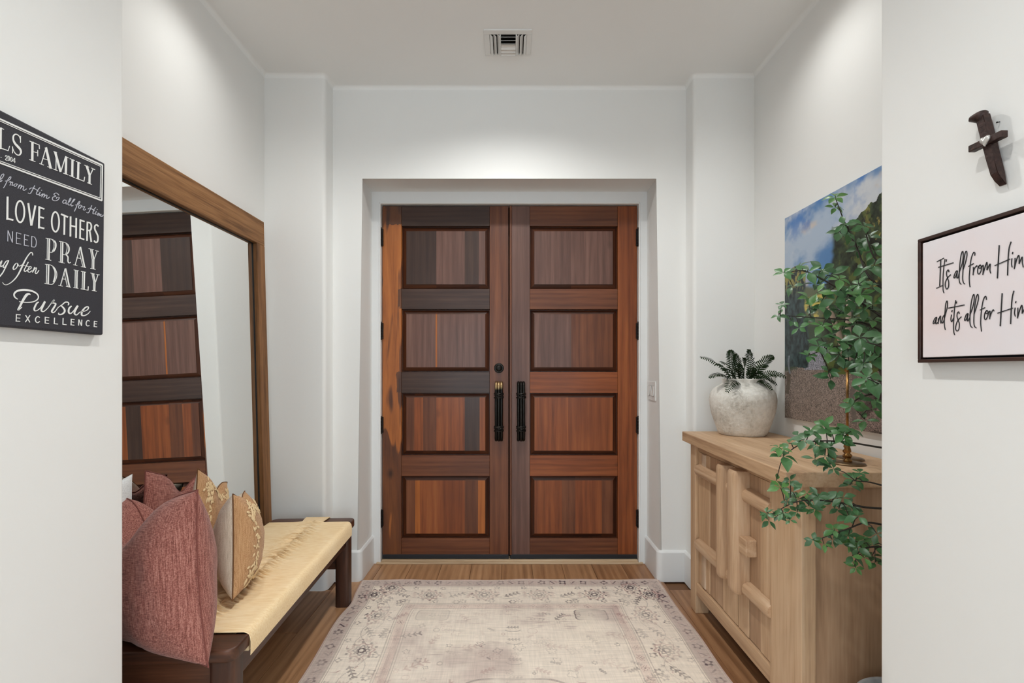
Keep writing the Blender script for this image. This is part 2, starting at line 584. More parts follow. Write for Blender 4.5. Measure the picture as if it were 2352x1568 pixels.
def door_leaf(name, xa, xb, pxa, pxb, stile_mats, rail_mats, panel_specs, lab):
    core = struct(box(name, xa, xb, YD + 0.035, YD + 0.06, 0.05, DZT, DW['darkz']))
    core['label'] = lab
    e = 0.0006
    px0, px1 = dx(pxa), dx(pxb)
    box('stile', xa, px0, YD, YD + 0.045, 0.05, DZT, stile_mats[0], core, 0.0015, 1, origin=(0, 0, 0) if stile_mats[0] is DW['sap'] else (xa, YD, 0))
    box('stile', px1, xb, YD, YD + 0.045, 0.05, DZT, stile_mats[1], core, 0.0015, 1, origin=(px1, YD, 0))
    zs = [DZT] + [dz(q) for r in ROWS for q in r] + [0.05]
    for k in range(5):
        z1, z0 = zs[2 * k], zs[2 * k + 1]
        box('rail', px0 + e, px1 - e, YD + 0.0006, YD + 0.045, z0, z1, rail_mats[k], core, 0.0015, 1, origin=(px0, YD, z0))
    for k in range(4):
        z1, z0 = dz(ROWS[k][0]), dz(ROWS[k][1])
        bv = 0.032
        pan = from_py('panel', [(px0, YD + 0.034, z0), (px1, YD + 0.034, z0), (px1, YD + 0.034, z1), (px0, YD + 0.034, z1)],
                      [(0, 1, 2, 3)], DW['bevz'], core, origin=(px0, YD, z0))
        # raised field made of glued boards, each with its own bevelled ends
        lip, rec = 0.006, 0.031        # groove at the edge, depth of the bevel's foot
        cuts = [0.0] + panel_specs[k][0] + [1.0]
        fx0, fx1 = px0 + bv, px1 - bv
        for q in range(len(cuts) - 1):
            a = fx0 + (fx1 - fx0) * cuts[q]; b = fx0 + (fx1 - fx0) * cuts[q + 1]
            yt, yb = YD + 0.010, YD + 0.026
            left, right = q == 0, q == len(cuts) - 2
            al, br = (px0 + lip if left else a), (px1 - lip if right else b)
            v = [(a, yt, z0 + bv), (b, yt, z0 + bv), (b, yt, z1 - bv), (a, yt, z1 - bv),
                 (al, yb, z0 + lip), (br, yb, z0 + lip), (br, yb, z1 - lip), (al, yb, z1 - lip)]
            # faint step where the bevel meets the field
            v += [(a, yt + 0.003, z0 + bv), (b, yt + 0.003, z0 + bv), (b, yt + 0.003, z1 - bv), (a, yt + 0.003, z1 - bv)]
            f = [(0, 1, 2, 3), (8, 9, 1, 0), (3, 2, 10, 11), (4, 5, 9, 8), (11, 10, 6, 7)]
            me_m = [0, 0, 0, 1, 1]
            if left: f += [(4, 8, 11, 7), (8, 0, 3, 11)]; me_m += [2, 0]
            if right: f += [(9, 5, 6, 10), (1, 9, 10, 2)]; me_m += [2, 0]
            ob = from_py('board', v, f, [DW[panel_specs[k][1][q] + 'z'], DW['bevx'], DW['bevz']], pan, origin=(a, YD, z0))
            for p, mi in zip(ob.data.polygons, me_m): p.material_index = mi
            bmq = bmesh.new(); bmq.from_mesh(ob.data)
            for fc in bmq.faces:
                if fc.normal.y > 0: fc.normal_flip()
            bmq.to_mesh(ob.data); bmq.free()
    return core

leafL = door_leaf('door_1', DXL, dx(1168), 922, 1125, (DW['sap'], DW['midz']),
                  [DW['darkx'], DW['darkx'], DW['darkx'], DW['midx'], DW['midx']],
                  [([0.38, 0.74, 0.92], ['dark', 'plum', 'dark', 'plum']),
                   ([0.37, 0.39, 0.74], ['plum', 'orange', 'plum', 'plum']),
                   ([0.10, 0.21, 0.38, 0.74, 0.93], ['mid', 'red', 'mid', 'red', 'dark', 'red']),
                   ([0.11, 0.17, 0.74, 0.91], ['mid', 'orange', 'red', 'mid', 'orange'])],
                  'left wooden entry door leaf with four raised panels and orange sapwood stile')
leafR = door_leaf('door_2', dx(1175), DXR, 1217, 1419, (DW['plumz'], DW['redz']),
                  [DW['midx'], DW['midx'], DW['redx'], DW['redx'], DW['midx']],
                  [([0.47], ['plum', 'plum']),
                   ([0.47], ['plum', 'mid']),
                   ([0.43], ['red', 'red']),
                   ([0.35, 0.52, 0.86], ['red', 'mid', 'red', 'mid'])],
                  'right wooden entry door leaf with four raised reddish panels')
box('astragal', dx(1170.5), dx(1175.5), YD - 0.010, YD + 0.04, 0.05, DZT, DW['midz'], leafR, 0.003, 2)
M_SWEEP = plain('door_sweep_rubber', (0.006, 0.008, 0.013, 1), 0.5)
for lf, a, b in ((leafL, DXL, dx(1169)), (leafR, dx(1171), DXR)):
    box('door_sweep', a + 0.002, b - 0.001, YD - 0.004, YD + 0.04, 0.022, 0.051, M_SWEEP, lf, 0.003, 2)
    for (ya, yb) in ((527, 565), (742, 778), (957, 993), (1170, 1207)):
        hx = DXL - 0.004 if lf is leafL else DXR + 0.004
        z0, z1 = dz(yb), dz(ya)
        bm = bmesh.new()
        n = 5
        for k in range(n):
            za = z0 + (z1 - z0) * k / n; zb = z0 + (z1 - z0) * (k + 1) / n - 0.001
            v, f = lathe_geo([(0.0085, 0), (0.0085, zb - za)], (hx, YD - 0.022, za), 10)
            vv = [bm.verts.new(q) for q in v]
            for q in f: bm.faces.new([vv[i] for i in q])
        for zz in (z0 - 0.008, z1 + 0.001):
            v, f = lathe_geo([(0.004, 0), (0.008, 0.003), (0.004, 0.007)], (hx, YD - 0.022, zz), 10)
            vv = [bm.verts.new(q) for q in v]
            for q in f: bm.faces.new([vv[i] for i in q])
        add_box(bm, hx - 0.012, hx + 0.012, YD - 0.02, YD + 0.002, z0, z1)
        from_bm('hinge', bm, M_BLACK, lf)

# pull handles: three bundled bars bound with cord, each bar bending back to the leaf
M_BRONZE = plain('oil_rubbed_bronze', (0.020, 0.018, 0.016, 1), 0.33, 0.85, noise_amt=0.3, nscale=60)
M_WORN = NT('worn_bronze')
vec, _ = M_WORN.coords(rnd=False)
_tc = M_WORN.n('ShaderNodeTexCoord'); _s = M_WORN.n('ShaderNodeSeparateXYZ'); M_WORN.l(_tc.outputs['Object'], _s.inputs[0])
_c = M_WORN.ramp(M_WORN.val('ADD', _s.outputs[2], M_WORN.val('MULTIPLY', M_WORN.noise(vec, 30), 0.03)),
                 [(0.0, (0.02, 0.018, 0.016, 1)), (0.16, (0.02, 0.018, 0.016, 1)), (0.185, (0.42, 0.29, 0.15, 1))])
M_WORN.l(_c, M_WORN.b.inputs['Base Color'])
M_WORN.b.inputs['Metallic'].default_value = 0.9; M_WORN.b.inputs['Roughness'].default_value = 0.32
def pull(px, leaf, worn):
    x = dx(px); zt, zb = dz(876), dz(1011); zm = (zt + zb) / 2
    root = None
    for k in (-1, 0, 1):
        xx = x + k * 0.0175
        d = 0.055 if k == 0 else 0.050
        pts = [(xx, YD + 0.004, zt - 0.012), (xx, YD - d * 0.55, zt - 0.006), (xx, YD - d * 0.92, zt - 0.012), (xx, YD - d, zt - 0.03),
               (xx, YD - d, zm), (xx, YD - d, zb + 0.03), (xx, YD - d * 0.92, zb + 0.012), (xx, YD - d * 0.55, zb + 0.006), (xx, YD + 0.004, zb + 0.012)]
        v, f = tube_geo(pts, 0.0098, 10)
        m_ = M_WORN.m if worn else M_BRONZE
        if root is None:
            root = from_py('pull_handle', v, f, m_, leaf, True, origin=(x, YD - 0.05, zm))
        else:
            from_py('handle_bar', v, f, m_, root, True, origin=(x, YD - 0.05, zm))
    for zc in (dz(907), dz(982)):
        bm = bmesh.new()
        for j, (tilt, off) in enumerate(((0.0, -0.016), (0.35, -0.004), (-0.35, 0.002), (0.0, 0.014), (0.2, 0.009))):
            pts = []
            for k in range(17):
                th = 2 * math.pi * k / 16
                pts.append((x + 0.0305 * math.cos(th), YD - 0.050 + 0.0165 * math.sin(th), zc + off + tilt * 0.030 * math.cos(th)))
            v, f = tube_geo(pts, 0.0037, 6)
            vv = [bm.verts.new(q) for q in v]
            for q in f: bm.faces.new([vv[i] for i in q])
        from_bm('cord_binding', bm, M_BRONZE, root, True)
    return root
pull(1146, leafL, True)
pull(1196.5, leafR, False)
db = lathe('deadbolt', [(0.0, 0), (0.033, 0), (0.033, 0.006), (0.027, 0.010), (0.024, 0.008), (0.022, 0.008), (0.019, 0.018), (0.014, 0.022), (0.0, 0.022)],
           (0, 0, 0), M_BRONZE, None, 28)
db.data.transform(Matrix.Rotation(math.pi / 2, 4, 'X'))
db.parent = leafL; db.location = (dx(1146), YD, dz(845)); db.data.update()
box('key_slot', dx(1146) - 0.0025, dx(1146) + 0.0025, YD - 0.0235, YD - 0.020, dz(845) - 0.009, dz(845) + 0.009, M_DARK, leafL)

# ------------------------------------------------------------------ leaning mirror
M_MFRAME_Y = wood('mirror_frame_wood_rail', [lin(78, 50, 28), lin(138, 97, 60), lin(168, 124, 82)], 'y', 26, 0.6, 0.035, 0.35, 0.5, 0.9, spec=0.3)
M_MFRAME_Z = wood('mirror_frame_wood_stile', [lin(74, 48, 27), lin(128, 88, 54), lin(158, 114, 74)], 'z', 26, 0.6, 0.035, 0.35, 0.5, 0.9, spec=0.3)
tg = NT('mirror_glass')
tg.b.inputs['Base Color'].default_value = (0.93, 0.945, 0.935, 1)
tg.b.inputs['Metallic'].default_value = 1.0
tg.b.inputs['Roughness'].default_value = 0.005
M_MIRROR = tg.m
MH, MT = 2.15, 0.036
LEAN = 0.0263
MYA, MYB = 1.42, 2.752
mir = empty('leaning_mirror', (-1.37, (MYA + MYB) / 2, 0), 'tall wood-framed floor mirror leaning on the wall behind the bench', 'mirror')
# local build: x = outwards (0 = front face), then sheared back by the lean angle
def lean_pt(x, y, z):
    a = math.atan(LEAN)
    xf = -1.353 + x * math.cos(a) - z * math.sin(a)
    return (xf, y, z * math.cos(a) + x * math.sin(a) + MT * math.sin(a))
def lean_box(name, x0, x1, y0, y1, z0, z1, mat, parent, bev=0.0):
    bm = bmesh.new()
    add_box(bm, x0, x1, y0, y1, z0, z1, bev, 2)
    for v in bm.verts: v.co = lean_pt(*v.co)
    return from_bm(name, bm, mat, parent, origin=(-1.37, (y0 + y1) / 2, z0))
lean_box('top_rail', -MT, 0, MYA, MYB, MH - 0.14, MH, M_MFRAME_Y, mir, 0.003)
lean_box('bottom_rail', -MT, 0, MYA, MYB, 0, 0.14, M_MFRAME_Y, mir, 0.003)
lean_box('stile', -MT, 0, MYB - 0.082, MYB, 0.14, MH - 0.14, M_MFRAME_Z, mir, 0.003)
lean_box('stile', -MT, 0, MYA, MYA + 0.082, 0.14, MH - 0.14, M_MFRAME_Z, mir, 0.003)
gl = lean_box('mirror_glass', -MT + 0.004, -MT + 0.009, MYA + 0.07, MYB - 0.07, 0.12, MH - 0.12, M_MIRROR, mir)
M_LIP = plain('mirror_black_lip', (0.01, 0.009, 0.008, 1), 0.6)
zz0, zz1, ya, yb = 0.14, MH - 0.14, MYA + 0.082, MYB - 0.082
lean_box('inner_bead', -MT + 0.010, -MT + 0.013, ya, yb, zz1 - 0.004, zz1 + 0.001, M_LIP, mir)
lean_box('inner_bead', -MT + 0.010, -MT + 0.013, yb - 0.004, yb + 0.001, zz0, zz1, M_LIP, mir)
lean_box('inner_bead', -MT + 0.010, -MT + 0.013, ya - 0.001, ya + 0.004, zz0, zz1, M_LIP, mir)

# ------------------------------------------------------------------ bench
BO = Vector((-0.822, 1.43, 0)); BROT = 0.0388; BL, BD, BH = 1.29, 0.455, 0.468
M_WAL_X = wood('bench_walnut_x', [lin(40, 20, 12), lin(74, 42, 26), lin(104, 64, 42)], 'x', 16, 0.42, 0.06, 0.3, 0.08, 0.8)
M_WAL_Y = wood('bench_walnut_y', [lin(40, 20, 12), lin(70, 38, 24), lin(98, 58, 38)], 'y', 16, 0.42, 0.06, 0.3, 0.08, 0.8)
M_WAL_Z = wood('bench_walnut_z', [lin(36, 18, 11), lin(66, 37, 23), lin(92, 54, 35)], 'z', 16, 0.45, 0.06, 0.3, 0.08, 0.8)
bench = empty('woven_bench', BO, 'dark walnut bench with a woven cord seat in front of the mirror', 'bench')
bench.rotation_euler = (0, 0, BROT)
def bpart(name, bm, mat, smooth=False, org=(0, 0, 0), ang=35):
    """bench parts are built in bench coordinates: x to the back is negative, y to the far end"""
    bmesh.ops.recalc_face_normals(bm, faces=bm.faces)
    me = bpy.data.meshes.new(name); bm.to_mesh(me); bm.free()
    me.transform(Matrix.Translation(-Vector(org)))
    me.materials.append(mat)
    o = bpy.data.objects.new(name, me); COL.objects.link(o)
    o.parent = bench; o.location = org
    if smooth: shade_auto(o, ang)
    return o
# end boards with rounded outer corners
def end_board(y0, y1, far):
    bm = bmesh.new()
    add_box(bm, -BD, 0, y0, y1, BH - 0.044, BH - 0.004)
    bevel_vert_edges(bm, [(0, y1 if far else y0), (-BD, y1 if far else y0)], 0.034, 6)
    es = [e for e in bm.edges if len(e.link_faces) == 2 and e.calc_face_angle(0) > 1.0]
    bmesh.ops.bevel(bm, geom=es, offset=0.006, segments=3, affect='EDGES', profile=0.5)
    bpart('end_board', bm, M_WAL_X, True, (-BD / 2, (y0 + y1) / 2, BH - 0.04))
end_board(0.0, 0.095, False)
end_board(BL - 0.10, BL, True)
# legs
for lx in (-0.088, -BD + 0.014):
    for ly in (0.018, BL - 0.094):
        bm = bmesh.new()
        add_box(bm, lx, lx + 0.074, ly, ly + 0.074, 0, BH - 0.042)
        bevel_vert_edges(bm, [(lx, ly), (lx + 0.074, ly), (lx, ly + 0.074), (lx + 0.074, ly + 0.074)], 0.016, 4)
        bpart('leg', bm, M_WAL_Z, True, (lx, ly, 0))
# long rails under the weave, cross rails, low end stretchers
for lx in (-0.060, -BD + 0.028):
    bm = bmesh.new(); add_box(bm, lx, lx + 0.034, 0.08, BL - 0.08, 0.335, BH - 0.02, 0.004)
    bpart('long_rail', bm, M_WAL_Y, org=(lx, 0.1, 0.35))
for ly in (0.04, BL - 0.075):
    bm = bmesh.new(); add_box(bm, -BD + 0.07, -0.07, ly, ly + 0.03, 0.335, BH - 0.04, 0.004)
    bpart('cross_rail', bm, M_WAL_X, org=(-BD, ly, 0.35))
for ly in (0.04, BL - 0.075):
    bm = bmesh.new(); add_box(bm, -BD + 0.07, -0.07, ly, ly + 0.035, 0.20, 0.262, 0.006)
    bpart('stretcher', bm, M_WAL_X, org=(-BD, ly, 0.2))
# woven cord seat: every cord is a ridge; they gather along a seam down the middle
tw = NT('paper_cord')
vec, _ = tw.coords((1, 1, 1), rnd=False)
vs_, _ = tw.coords((0.12, 1, 1), rnd=False)
fn = tw.noise(vs_, 150, 2, 0.5)
fb = tw.noise(vec, 5, 2, 0.5)
c = tw.ramp(tw.val('ADD', tw.val('MULTIPLY', fn, 0.7), tw.val('MULTIPLY', fb, 0.3)), [(0.3, lin(232, 200, 152)), (0.5, lin(242, 215, 172)), (0.7, lin(248, 226, 190))])
tw.l(c, tw.b.inputs['Base Color']); tw.b.inputs['Roughness'].default_value = 0.7
tw.bump(tw.noise(vec, 420, 2), 0.1, 0.001)
M_CORD = tw.m
def weave():
    y0, y1, pitch = 0.090, BL - 0.092, 0.0062
    nc = int((y1 - y0) / pitch); ss = 4
    ny = nc * ss + 1
    # cross-section: up the front face, over the top, down the back
    xs = [(0.0035, BH - 0.072), (0.004, BH - 0.05), (0.004, BH - 0.028), (0.001, BH - 0.012), (-0.006, BH - 0.003), (-0.016, BH + 0.001)]
    m = 46
    for k in range(1, m):
        xs.append((-0.016 - (BD - 0.032) * k / m, BH + 0.001))
    xs += [(-BD + 0.016, BH + 0.001), (-BD + 0.006, BH - 0.003), (-BD - 0.001, BH - 0.012), (-BD - 0.004, BH - 0.03), (-BD - 0.004, BH - 0.07)]
    v, f = [], []
    for j in range(ny):
        yy = y0 + (y1 - y0) * j / (ny - 1)
        cid = j // ss
        ph = (j % ss) / ss
        ridge = math.sin(math.pi * ph) if ss > 1 else 0
        for i, (x_, z_) in enumerate(xs):
            c_ = (x_ + BD * 0.46) / 0.055
            g = math.exp(-c_ * c_)
            g2 = math.exp(-((x_ + BD * 0.46) / 0.012) ** 2)
            sag = -0.010 * math.sin(math.pi * min(1, max(0, -x_ / BD))) * math.sin(math.pi * j / (ny - 1))
            amp = 0.0026 + 0.003 * g
            fold = 0.013 * g * math.sin(cid * 1.15 + 14 * (x_ + BD * 0.46) + 1.2 * math.sin(cid * 0.37))
            y_s = yy + 0.038 * g * (1 - abs(2 * j / (ny - 1) - 1) ** 6) + 0.004 * g * math.sin(cid * 1.3)
            top = 1.0 if 4 <= i <= len(xs) - 5 else 0.4
            zz = z_ + (sag if 3 <= i <= len(xs) - 4 else 0) + ridge * amp * top + fold * top - 0.018 * g2 * (0.5 + 0.5 * math.sin(cid * 0.9))
            xx = x_ + (ridge * 0.0016 if i < 4 else (-ridge * 0.0016 if i > len(xs) - 4 else 0))
            v.append((xx, y_s, zz))
    n = len(xs)
    for j in range(ny - 1):
        for i in range(n - 1):
            f.append((j * n + i, j * n + i + 1, (j + 1) * n + i + 1, (j + 1) * n + i))
    bm = bmesh.new()
    vv = [bm.verts.new(q) for q in v]
    for q in f: bm.faces.new([vv[i] for i in q])
    o = bpart('woven_seat', bm, M_CORD)
    for p in o.data.polygons: p.use_smooth = True
    # thickness on the underside
    bm = bmesh.new(); add_box(bm, -BD + 0.004, -0.004, y0 + 0.004, y1 - 0.004, BH - 0.06, BH - 0.022)
    bpart('seat_underside', bm, M_CORD)
weave()
# cord strap passing over each end board
def strap(ya, yb, sgn):
    bm = bmesh.new()
    n = 22
    for k in range(n):
        x_ = -BD * 0.46 - 0.062 + 0.124 * (k + 0.5) / n
        e = 0.35 * (x_ + BD * 0.46)
        pts = [(x_ * 0.55 - BD * 0.46 * 0.45, ya - sgn * 0.035, BH + 0.0005), (x_ - e * 0.3, ya, BH + 0.002), (x_, (ya + yb) / 2, BH + 0.0025), (x_ + e * 0.2, yb - sgn * 0.006, BH + 0.001),
               (x_ + e * 0.2, yb + sgn * 0.003, BH - 0.008), (x_ + e * 0.2, yb + sgn * 0.003, BH - 0.036)]
        v, f = tube_geo(pts, 0.0034, 6)
        vv = [bm.verts.new(q) for q in v]
        for q in f: bm.faces.new([vv[i] for i in q])
    o = bpart('cord_strap', bm, M_CORD)
    o['kind'] = 'stuff'
    for p in o.data.polygons: p.use_smooth = True
strap(BL - 0.095, BL, 1)

# ------------------------------------------------------------------ cushions
def fabric(name, c0, c1, c2, weave=520, strength=0.5):
    t = NT(name)
    vec, tc = t.coords((1, 1, 1), rnd=False)
    va, _ = t.coords((1, 1, 0.035), rnd=False)
    vb, _ = t.coords((0.035, 1, 1), rnd=False)
    a = t.noise(va, weave * 0.55, 2, 0.6); b = t.noise(vb, weave * 0.55, 2, 0.6)
    fac = t.val('MULTIPLY', t.val('ADD', a, b), 0.5)
    c = t.ramp(fac, [(0.38, c0), (0.5, c1), (0.63, c2)])
    t.l(c, t.b.inputs['Base Color'])
    t.b.inputs['Roughness'].default_value = 0.85
    t.b.inputs['Specular IOR Level'].default_value = 0.2
    t.b.inputs['Sheen Weight'].default_value = 0.15
    t.bump(fac, strength, 0.0015)
    return t.m
M_ROSE = fabric('rose_linen', lin(112, 64, 56), lin(150, 94, 84), lin(184, 130, 118), 640, 0.9)
M_ROSESEAM = plain('rose_seam_thread', lin(120, 66, 58), 0.9)
M_CREAM = fabric('cream_cotton', lin(196, 178, 156), lin(222, 206, 186), lin(236, 224, 208), 900, 0.3)
M_TAN = fabric('tan_linen', lin(160, 116, 76), lin(190, 146, 104), lin(208, 168, 126), 900, 0.4)
M_TANSEAM = plain('tan_seam_thread', lin(110, 74, 44), 0.9)
M_EMB = plain('embroidery_thread', lin(228, 200, 156), 0.7, bump=0.4, bscale=900)
M_WHITE = fabric('white_cotton', lin(206, 208, 208), lin(226, 228, 228), lin(238, 240, 240), 900, 0.3)

def pillow_pt(u, v, side, W, Hh, T, chop, dog, wr):
    """u,v in -1..1"""
    x = u * W / 2; z = v * Hh / 2
    x *= 1 - 0.10 * (1 - v * v) * (0.55 + 0.45 * abs(u))
    z *= 1 - 0.07 * (1 - u * u) * (0.55 + 0.45 * abs(v))
    e = (1 - abs(u) ** 2.4) * (1 - abs(v) ** 2.4)
    y = side * T / 2 * max(0, e) ** 0.55
    if v > 0 and chop:
        k = math.exp(-((u + 0.12) / 0.33) ** 2) * v ** 2
        z -= chop * k
        y *= 1 - 0.35 * k
    # soft folds
    y += side * wr * 0.6 * e * (mnoise.noise(Vector((u * 2.2 + dog, v * 2.2, dog * 3.1 + side))) + 0.5 * mnoise.noise(Vector((u * 5 + dog, v * 5, 2 + side))))
    return x, y, z
def pillow(name, center, yaw, lean, roll, W, Hh, T, mats, label, group, chop=0.0, dog=0.0, wr=0.012, seam=None, emb=False, cat='cushion'):
    """the +y face is the front; yaw turns it about z"""
    n = 34
    v, f, mi = [], [], []
    for s in (-1, 1):
        b0 = len(v)
        for j in range(n + 1):
            for i in range(n + 1):
                u = math.sin((i / n - 0.5) * math.pi) * 0.5 + (i / n - 0.5)
                w_ = math.sin((j / n - 0.5) * math.pi) * 0.5 + (j / n - 0.5)
                v.append(pillow_pt(u, w_, s, W, Hh, T, chop, dog, wr))
        for j in range(n):
            for i in range(n):
                q = (b0 + j * (n + 1) + i, b0 + j * (n + 1) + i + 1, b0 + (j + 1) * (n + 1) + i + 1, b0 + (j + 1) * (n + 1) + i)
                f.append(q if s < 0 else tuple(reversed(q))); mi.append(0 if s < 0 else 1)
    me = bpy.data.meshes.new(name)
    me.from_pydata(v, [], f)
    for m in mats: me.materials.append(m)
    for p, k in zip(me.polygons, mi): p.material_index = k; p.use_smooth = True
    bm = bmesh.new(); bm.from_mesh(me); bmesh.ops.remove_doubles(bm, verts=bm.verts, dist=1e-5); bm.to_mesh(me); bm.free()
    o = bpy.data.objects.new(name, me); COL.objects.link(o)
    o.location = center
    o.rotation_euler = (Matrix.Rotation(yaw, 3, 'Z') @ Matrix.Rotation(lean, 3, 'X') @ Matrix.Rotation(roll, 3, 'Y')).to_euler()
    tag(o, label, cat, group)
    # the stuffing gives way to the seat below and the mirror behind
    MW = Matrix.Translation(center) @ o.rotation_euler.to_matrix().to_4x4()
    MI = MW.inverted()
    def press(p, lift=0.0):
        q = MW @ Vector(p)
        if q.y > BO.y + 0.004: q.z = max(q.z, BH + 0.006 + lift)
        q.x = max(q.x, -1.346 - LEAN * q.z + lift)
        return MI @ q
    for v_ in me.vertices: v_.co = press(v_.co)
    if seam:
        pts = []
        for k in range(4 * 22):
            q, r = divmod(k, 22); t_ = -1 + 2 * r / 22
            u, w_ = [(t_, -1), (1, t_), (-t_, 1), (-1, -t_)][q]
            pts.append(press(pillow_pt(u, w_, 0, W * 1.004, Hh * 1.004, T, chop, dog, 0), 0.001))
        pts.append(pts[0])
        vv, ff = tube_geo(pts, 0.0022, 6)
        ms = bpy.data.meshes.new('seam'); ms.from_pydata([tuple(q) for q in vv], [], ff); ms.materials.append(seam)
        so = bpy.data.objects.new('seam', ms); COL.objects.link(so); so.parent = o
    if emb:
        bm = bmesh.new()
        rnd = random.Random(int(dog * 100) + 3)
        def petal(u, w_, ang, ln, wd):
            c = Vector(pillow_pt(u, w_, 1, W, Hh, T, chop, dog, wr))
            cu = Vector(pillow_pt(min(u + 0.02, 1), w_, 1, W, Hh, T, chop, dog, wr)) - c
            cw = Vector(pillow_pt(u, min(w_ + 0.02, 1), 1, W, Hh, T, chop, dog, wr)) - c
            if cu.length < 1e-6 or cw.length < 1e-6: return
            cu.normalize(); cw.normalize(); nn = cw.cross(cu)
            if nn.y < 0: nn = -nn
            d = cu * math.cos(ang) + cw * math.sin(ang); e = nn.cross(d)
            prof = [(0, 0), (0.3, 0.8), (0.6, 1.0), (0.85, 0.6), (1, 0)]
            top = []; L_, R_ = [], []
            for (a, b) in prof:
                base = c + d * (a * ln)
                hgt = 0.0036 * math.sin(math.pi * min(1, max(0.05, a)))
                L_.append(bm.verts.new(base + e * (b * wd) + nn * 0.0008)); R_.append(bm.verts.new(base - e * (b * wd) + nn * 0.0008))
                top.append(bm.verts.new(base + nn * (0.001 + hgt)))
            for k in range(4):
                for A, B in ((L_, top), (top, R_)):
                    try: bm.faces.new((A[k], B[k], B[k + 1], A[k + 1]))
                    except ValueError: pass
        # a vine following the border, with leaf sprays in the corners and along the sides
        path = []
        for k in range(13): path.append((-0.62 + 0.03 * math.sin(k), -0.8 + 1.6 * k / 12))
        for k in range(13): path.append((-0.62 + 1.24 * k / 12, 0.72 + 0.03 * math.sin(k * 1.3)))
        for k in range(13): path.append((0.64, 0.8 - 1.6 * k / 12))
        for k in range(13): path.append((0.62 - 1.24 * k / 12, -0.76))
        for k, (u, w_) in enumerate(path):
            th = rnd.random() * 6.28
            for q in range(3):
                petal(u + rnd.uniform(-.05, .05), w_ + rnd.uniform(-.05, .05), th + q * 1.5 + rnd.uniform(-.4, .4), rnd.uniform(.017, .026), rnd.uniform(.0035, .0055))
        for cu_, cw_ in ((-.68, .62), (.68, .62), (-.68, -.62), (.68, -.62)):
            for q in range(16):
                petal(cu_ + rnd.uniform(-.17, .17), cw_ + rnd.uniform(-.17, .17), rnd.random() * 6.28, rnd.uniform(.018, .029), rnd.uniform(.004, .0065))
        ms = bpy.data.meshes.new('embroidery'); bm.to_mesh(ms); bm.free(); ms.materials.append(M_EMB)
        for p in ms.polygons: p.use_smooth = True
        eo = bpy.data.objects.new('embroidery', ms); COL.objects.link(eo); eo.parent = o
        eo['kind'] = 'stuff'
    return o
GP = 'cushions piled on the bench'
PI = math.pi
# yaw: front (+y) normal turned from +Y towards +X is negative yaw
pillow('linen_cushion', (-1.110, 1.520, 0.655), -0.52, -0.03, -0.17, 0.50, 0.50, 0.24, [M_ROSE, M_ROSE],
       'large dusty rose linen cushion overhanging the near end of the bench', GP, 0.11, 0.4, 0.022, M_ROSESEAM)
pillow('linen_cushion', (-1.300, 1.845, 0.682), -PI / 2 + 0.05, 0.03, -0.24, 0.38, 0.44, 0.07, [M_ROSE, M_ROSE],
       'dusty rose linen cushion against the mirror behind the large rose one', GP, 0.06, 1.7, 0.01, M_ROSESEAM)
pillow('embroidered_cushion', (-1.052, 1.865, 0.64), -1.16, 0.02, -0.20, 0.39, 0.36, 0.17, [M_CREAM, M_TAN],
       'tan cushion with embroidered vines and cream back standing mid-seat', GP, 0.05, 2.3, 0.012, M_TANSEAM, True)
pillow('embroidered_cushion', (-1.238, 1.972, 0.668), -1.32, 0.02, -0.36, 0.37, 0.39, 0.095, [M_CREAM, M_TAN],
       'tan and cream embroidered cushion leaning at the mirror behind its twin', GP, 0.05, 3.1, 0.01, M_TANSEAM, True)
pillow('white_cushion', (-1.325, 1.545, 0.70), -PI / 2, 0.02, 0.0, 0.29, 0.47, 0.06, [M_WHITE, M_WHITE],
       'white cushion barely showing beside the wall edge against the mirror', GP, 0.04, 4.2, 0.006)

# ------------------------------------------------------------------ rustic cabinet
CXF, CYN, CYF, CZT = 0.995, 1.631, 2.632, 0.958     # front face, near end, far end, top
CB = 1.425                                           # back
OK_A = [lin(166, 132, 102), lin(198, 164, 130), lin(214, 184, 152)]
OK_B = [lin(164, 130, 100), lin(196, 162, 130), lin(214, 186, 156)]
OK_C = [lin(146, 114, 88), lin(176, 142, 112), lin(196, 164, 134)]
M_C = {a: wood('cabinet_wood_' + a, OK_A, a, 13, 0.5, 0.05, 0.35, 0.12, 0.8, spec=0.3, patch=0.15) for a in 'xyz'}
M_CL = {a: wood('cabinet_log_wood_' + a, OK_B, a, 15, 0.5, 0.06, 0.3, 0.2, 1.2, spec=0.3, patch=0.2) for a in 'yz'}
M_CS = wood('cabinet_side_wood', OK_C, 'z', 12, 0.5, 0.05, 0.35, 0.1, 0.8, spec=0.3, patch=0.25)
M_CP = wood('cabinet_pale_wood', [lin(170, 140, 112), lin(200, 174, 148), lin(218, 198, 176)], 'z', 15, 0.55, 0.06, 0.3, 0.15, 0.8, spec=0.3)
cab = empty('rustic_cabinet', ((CXF + CB) / 2, (CYN + CYF) / 2, 0), 'low pale wood cabinet with rounded log door rails along the side wall', 'cabinet')
# top board: its front edge runs slightly out of square
bm = bmesh.new()
tp = [(0.926, 1.605), (1.44, 1.605), (1.44, 2.685), (0.968, 2.685)]
lo = [bm.verts.new((x, y, 0.906)) for x, y in tp]; hi = [bm.verts.new((x, y, CZT)) for x, y in tp]
bm.faces.new(list(reversed(lo))); bm.faces.new(hi)
for i in range(4): bm.faces.new((lo[i], lo[(i + 1) % 4], hi[(i + 1) % 4], hi[i]))
bmesh.ops.bevel(bm, geom=list(bm.edges), offset=0.004, segments=2, affect='EDGES', profile=0.5)
from_bm('top_board', bm, M_C['y'], cab, origin=(1.2, 2.1, CZT))
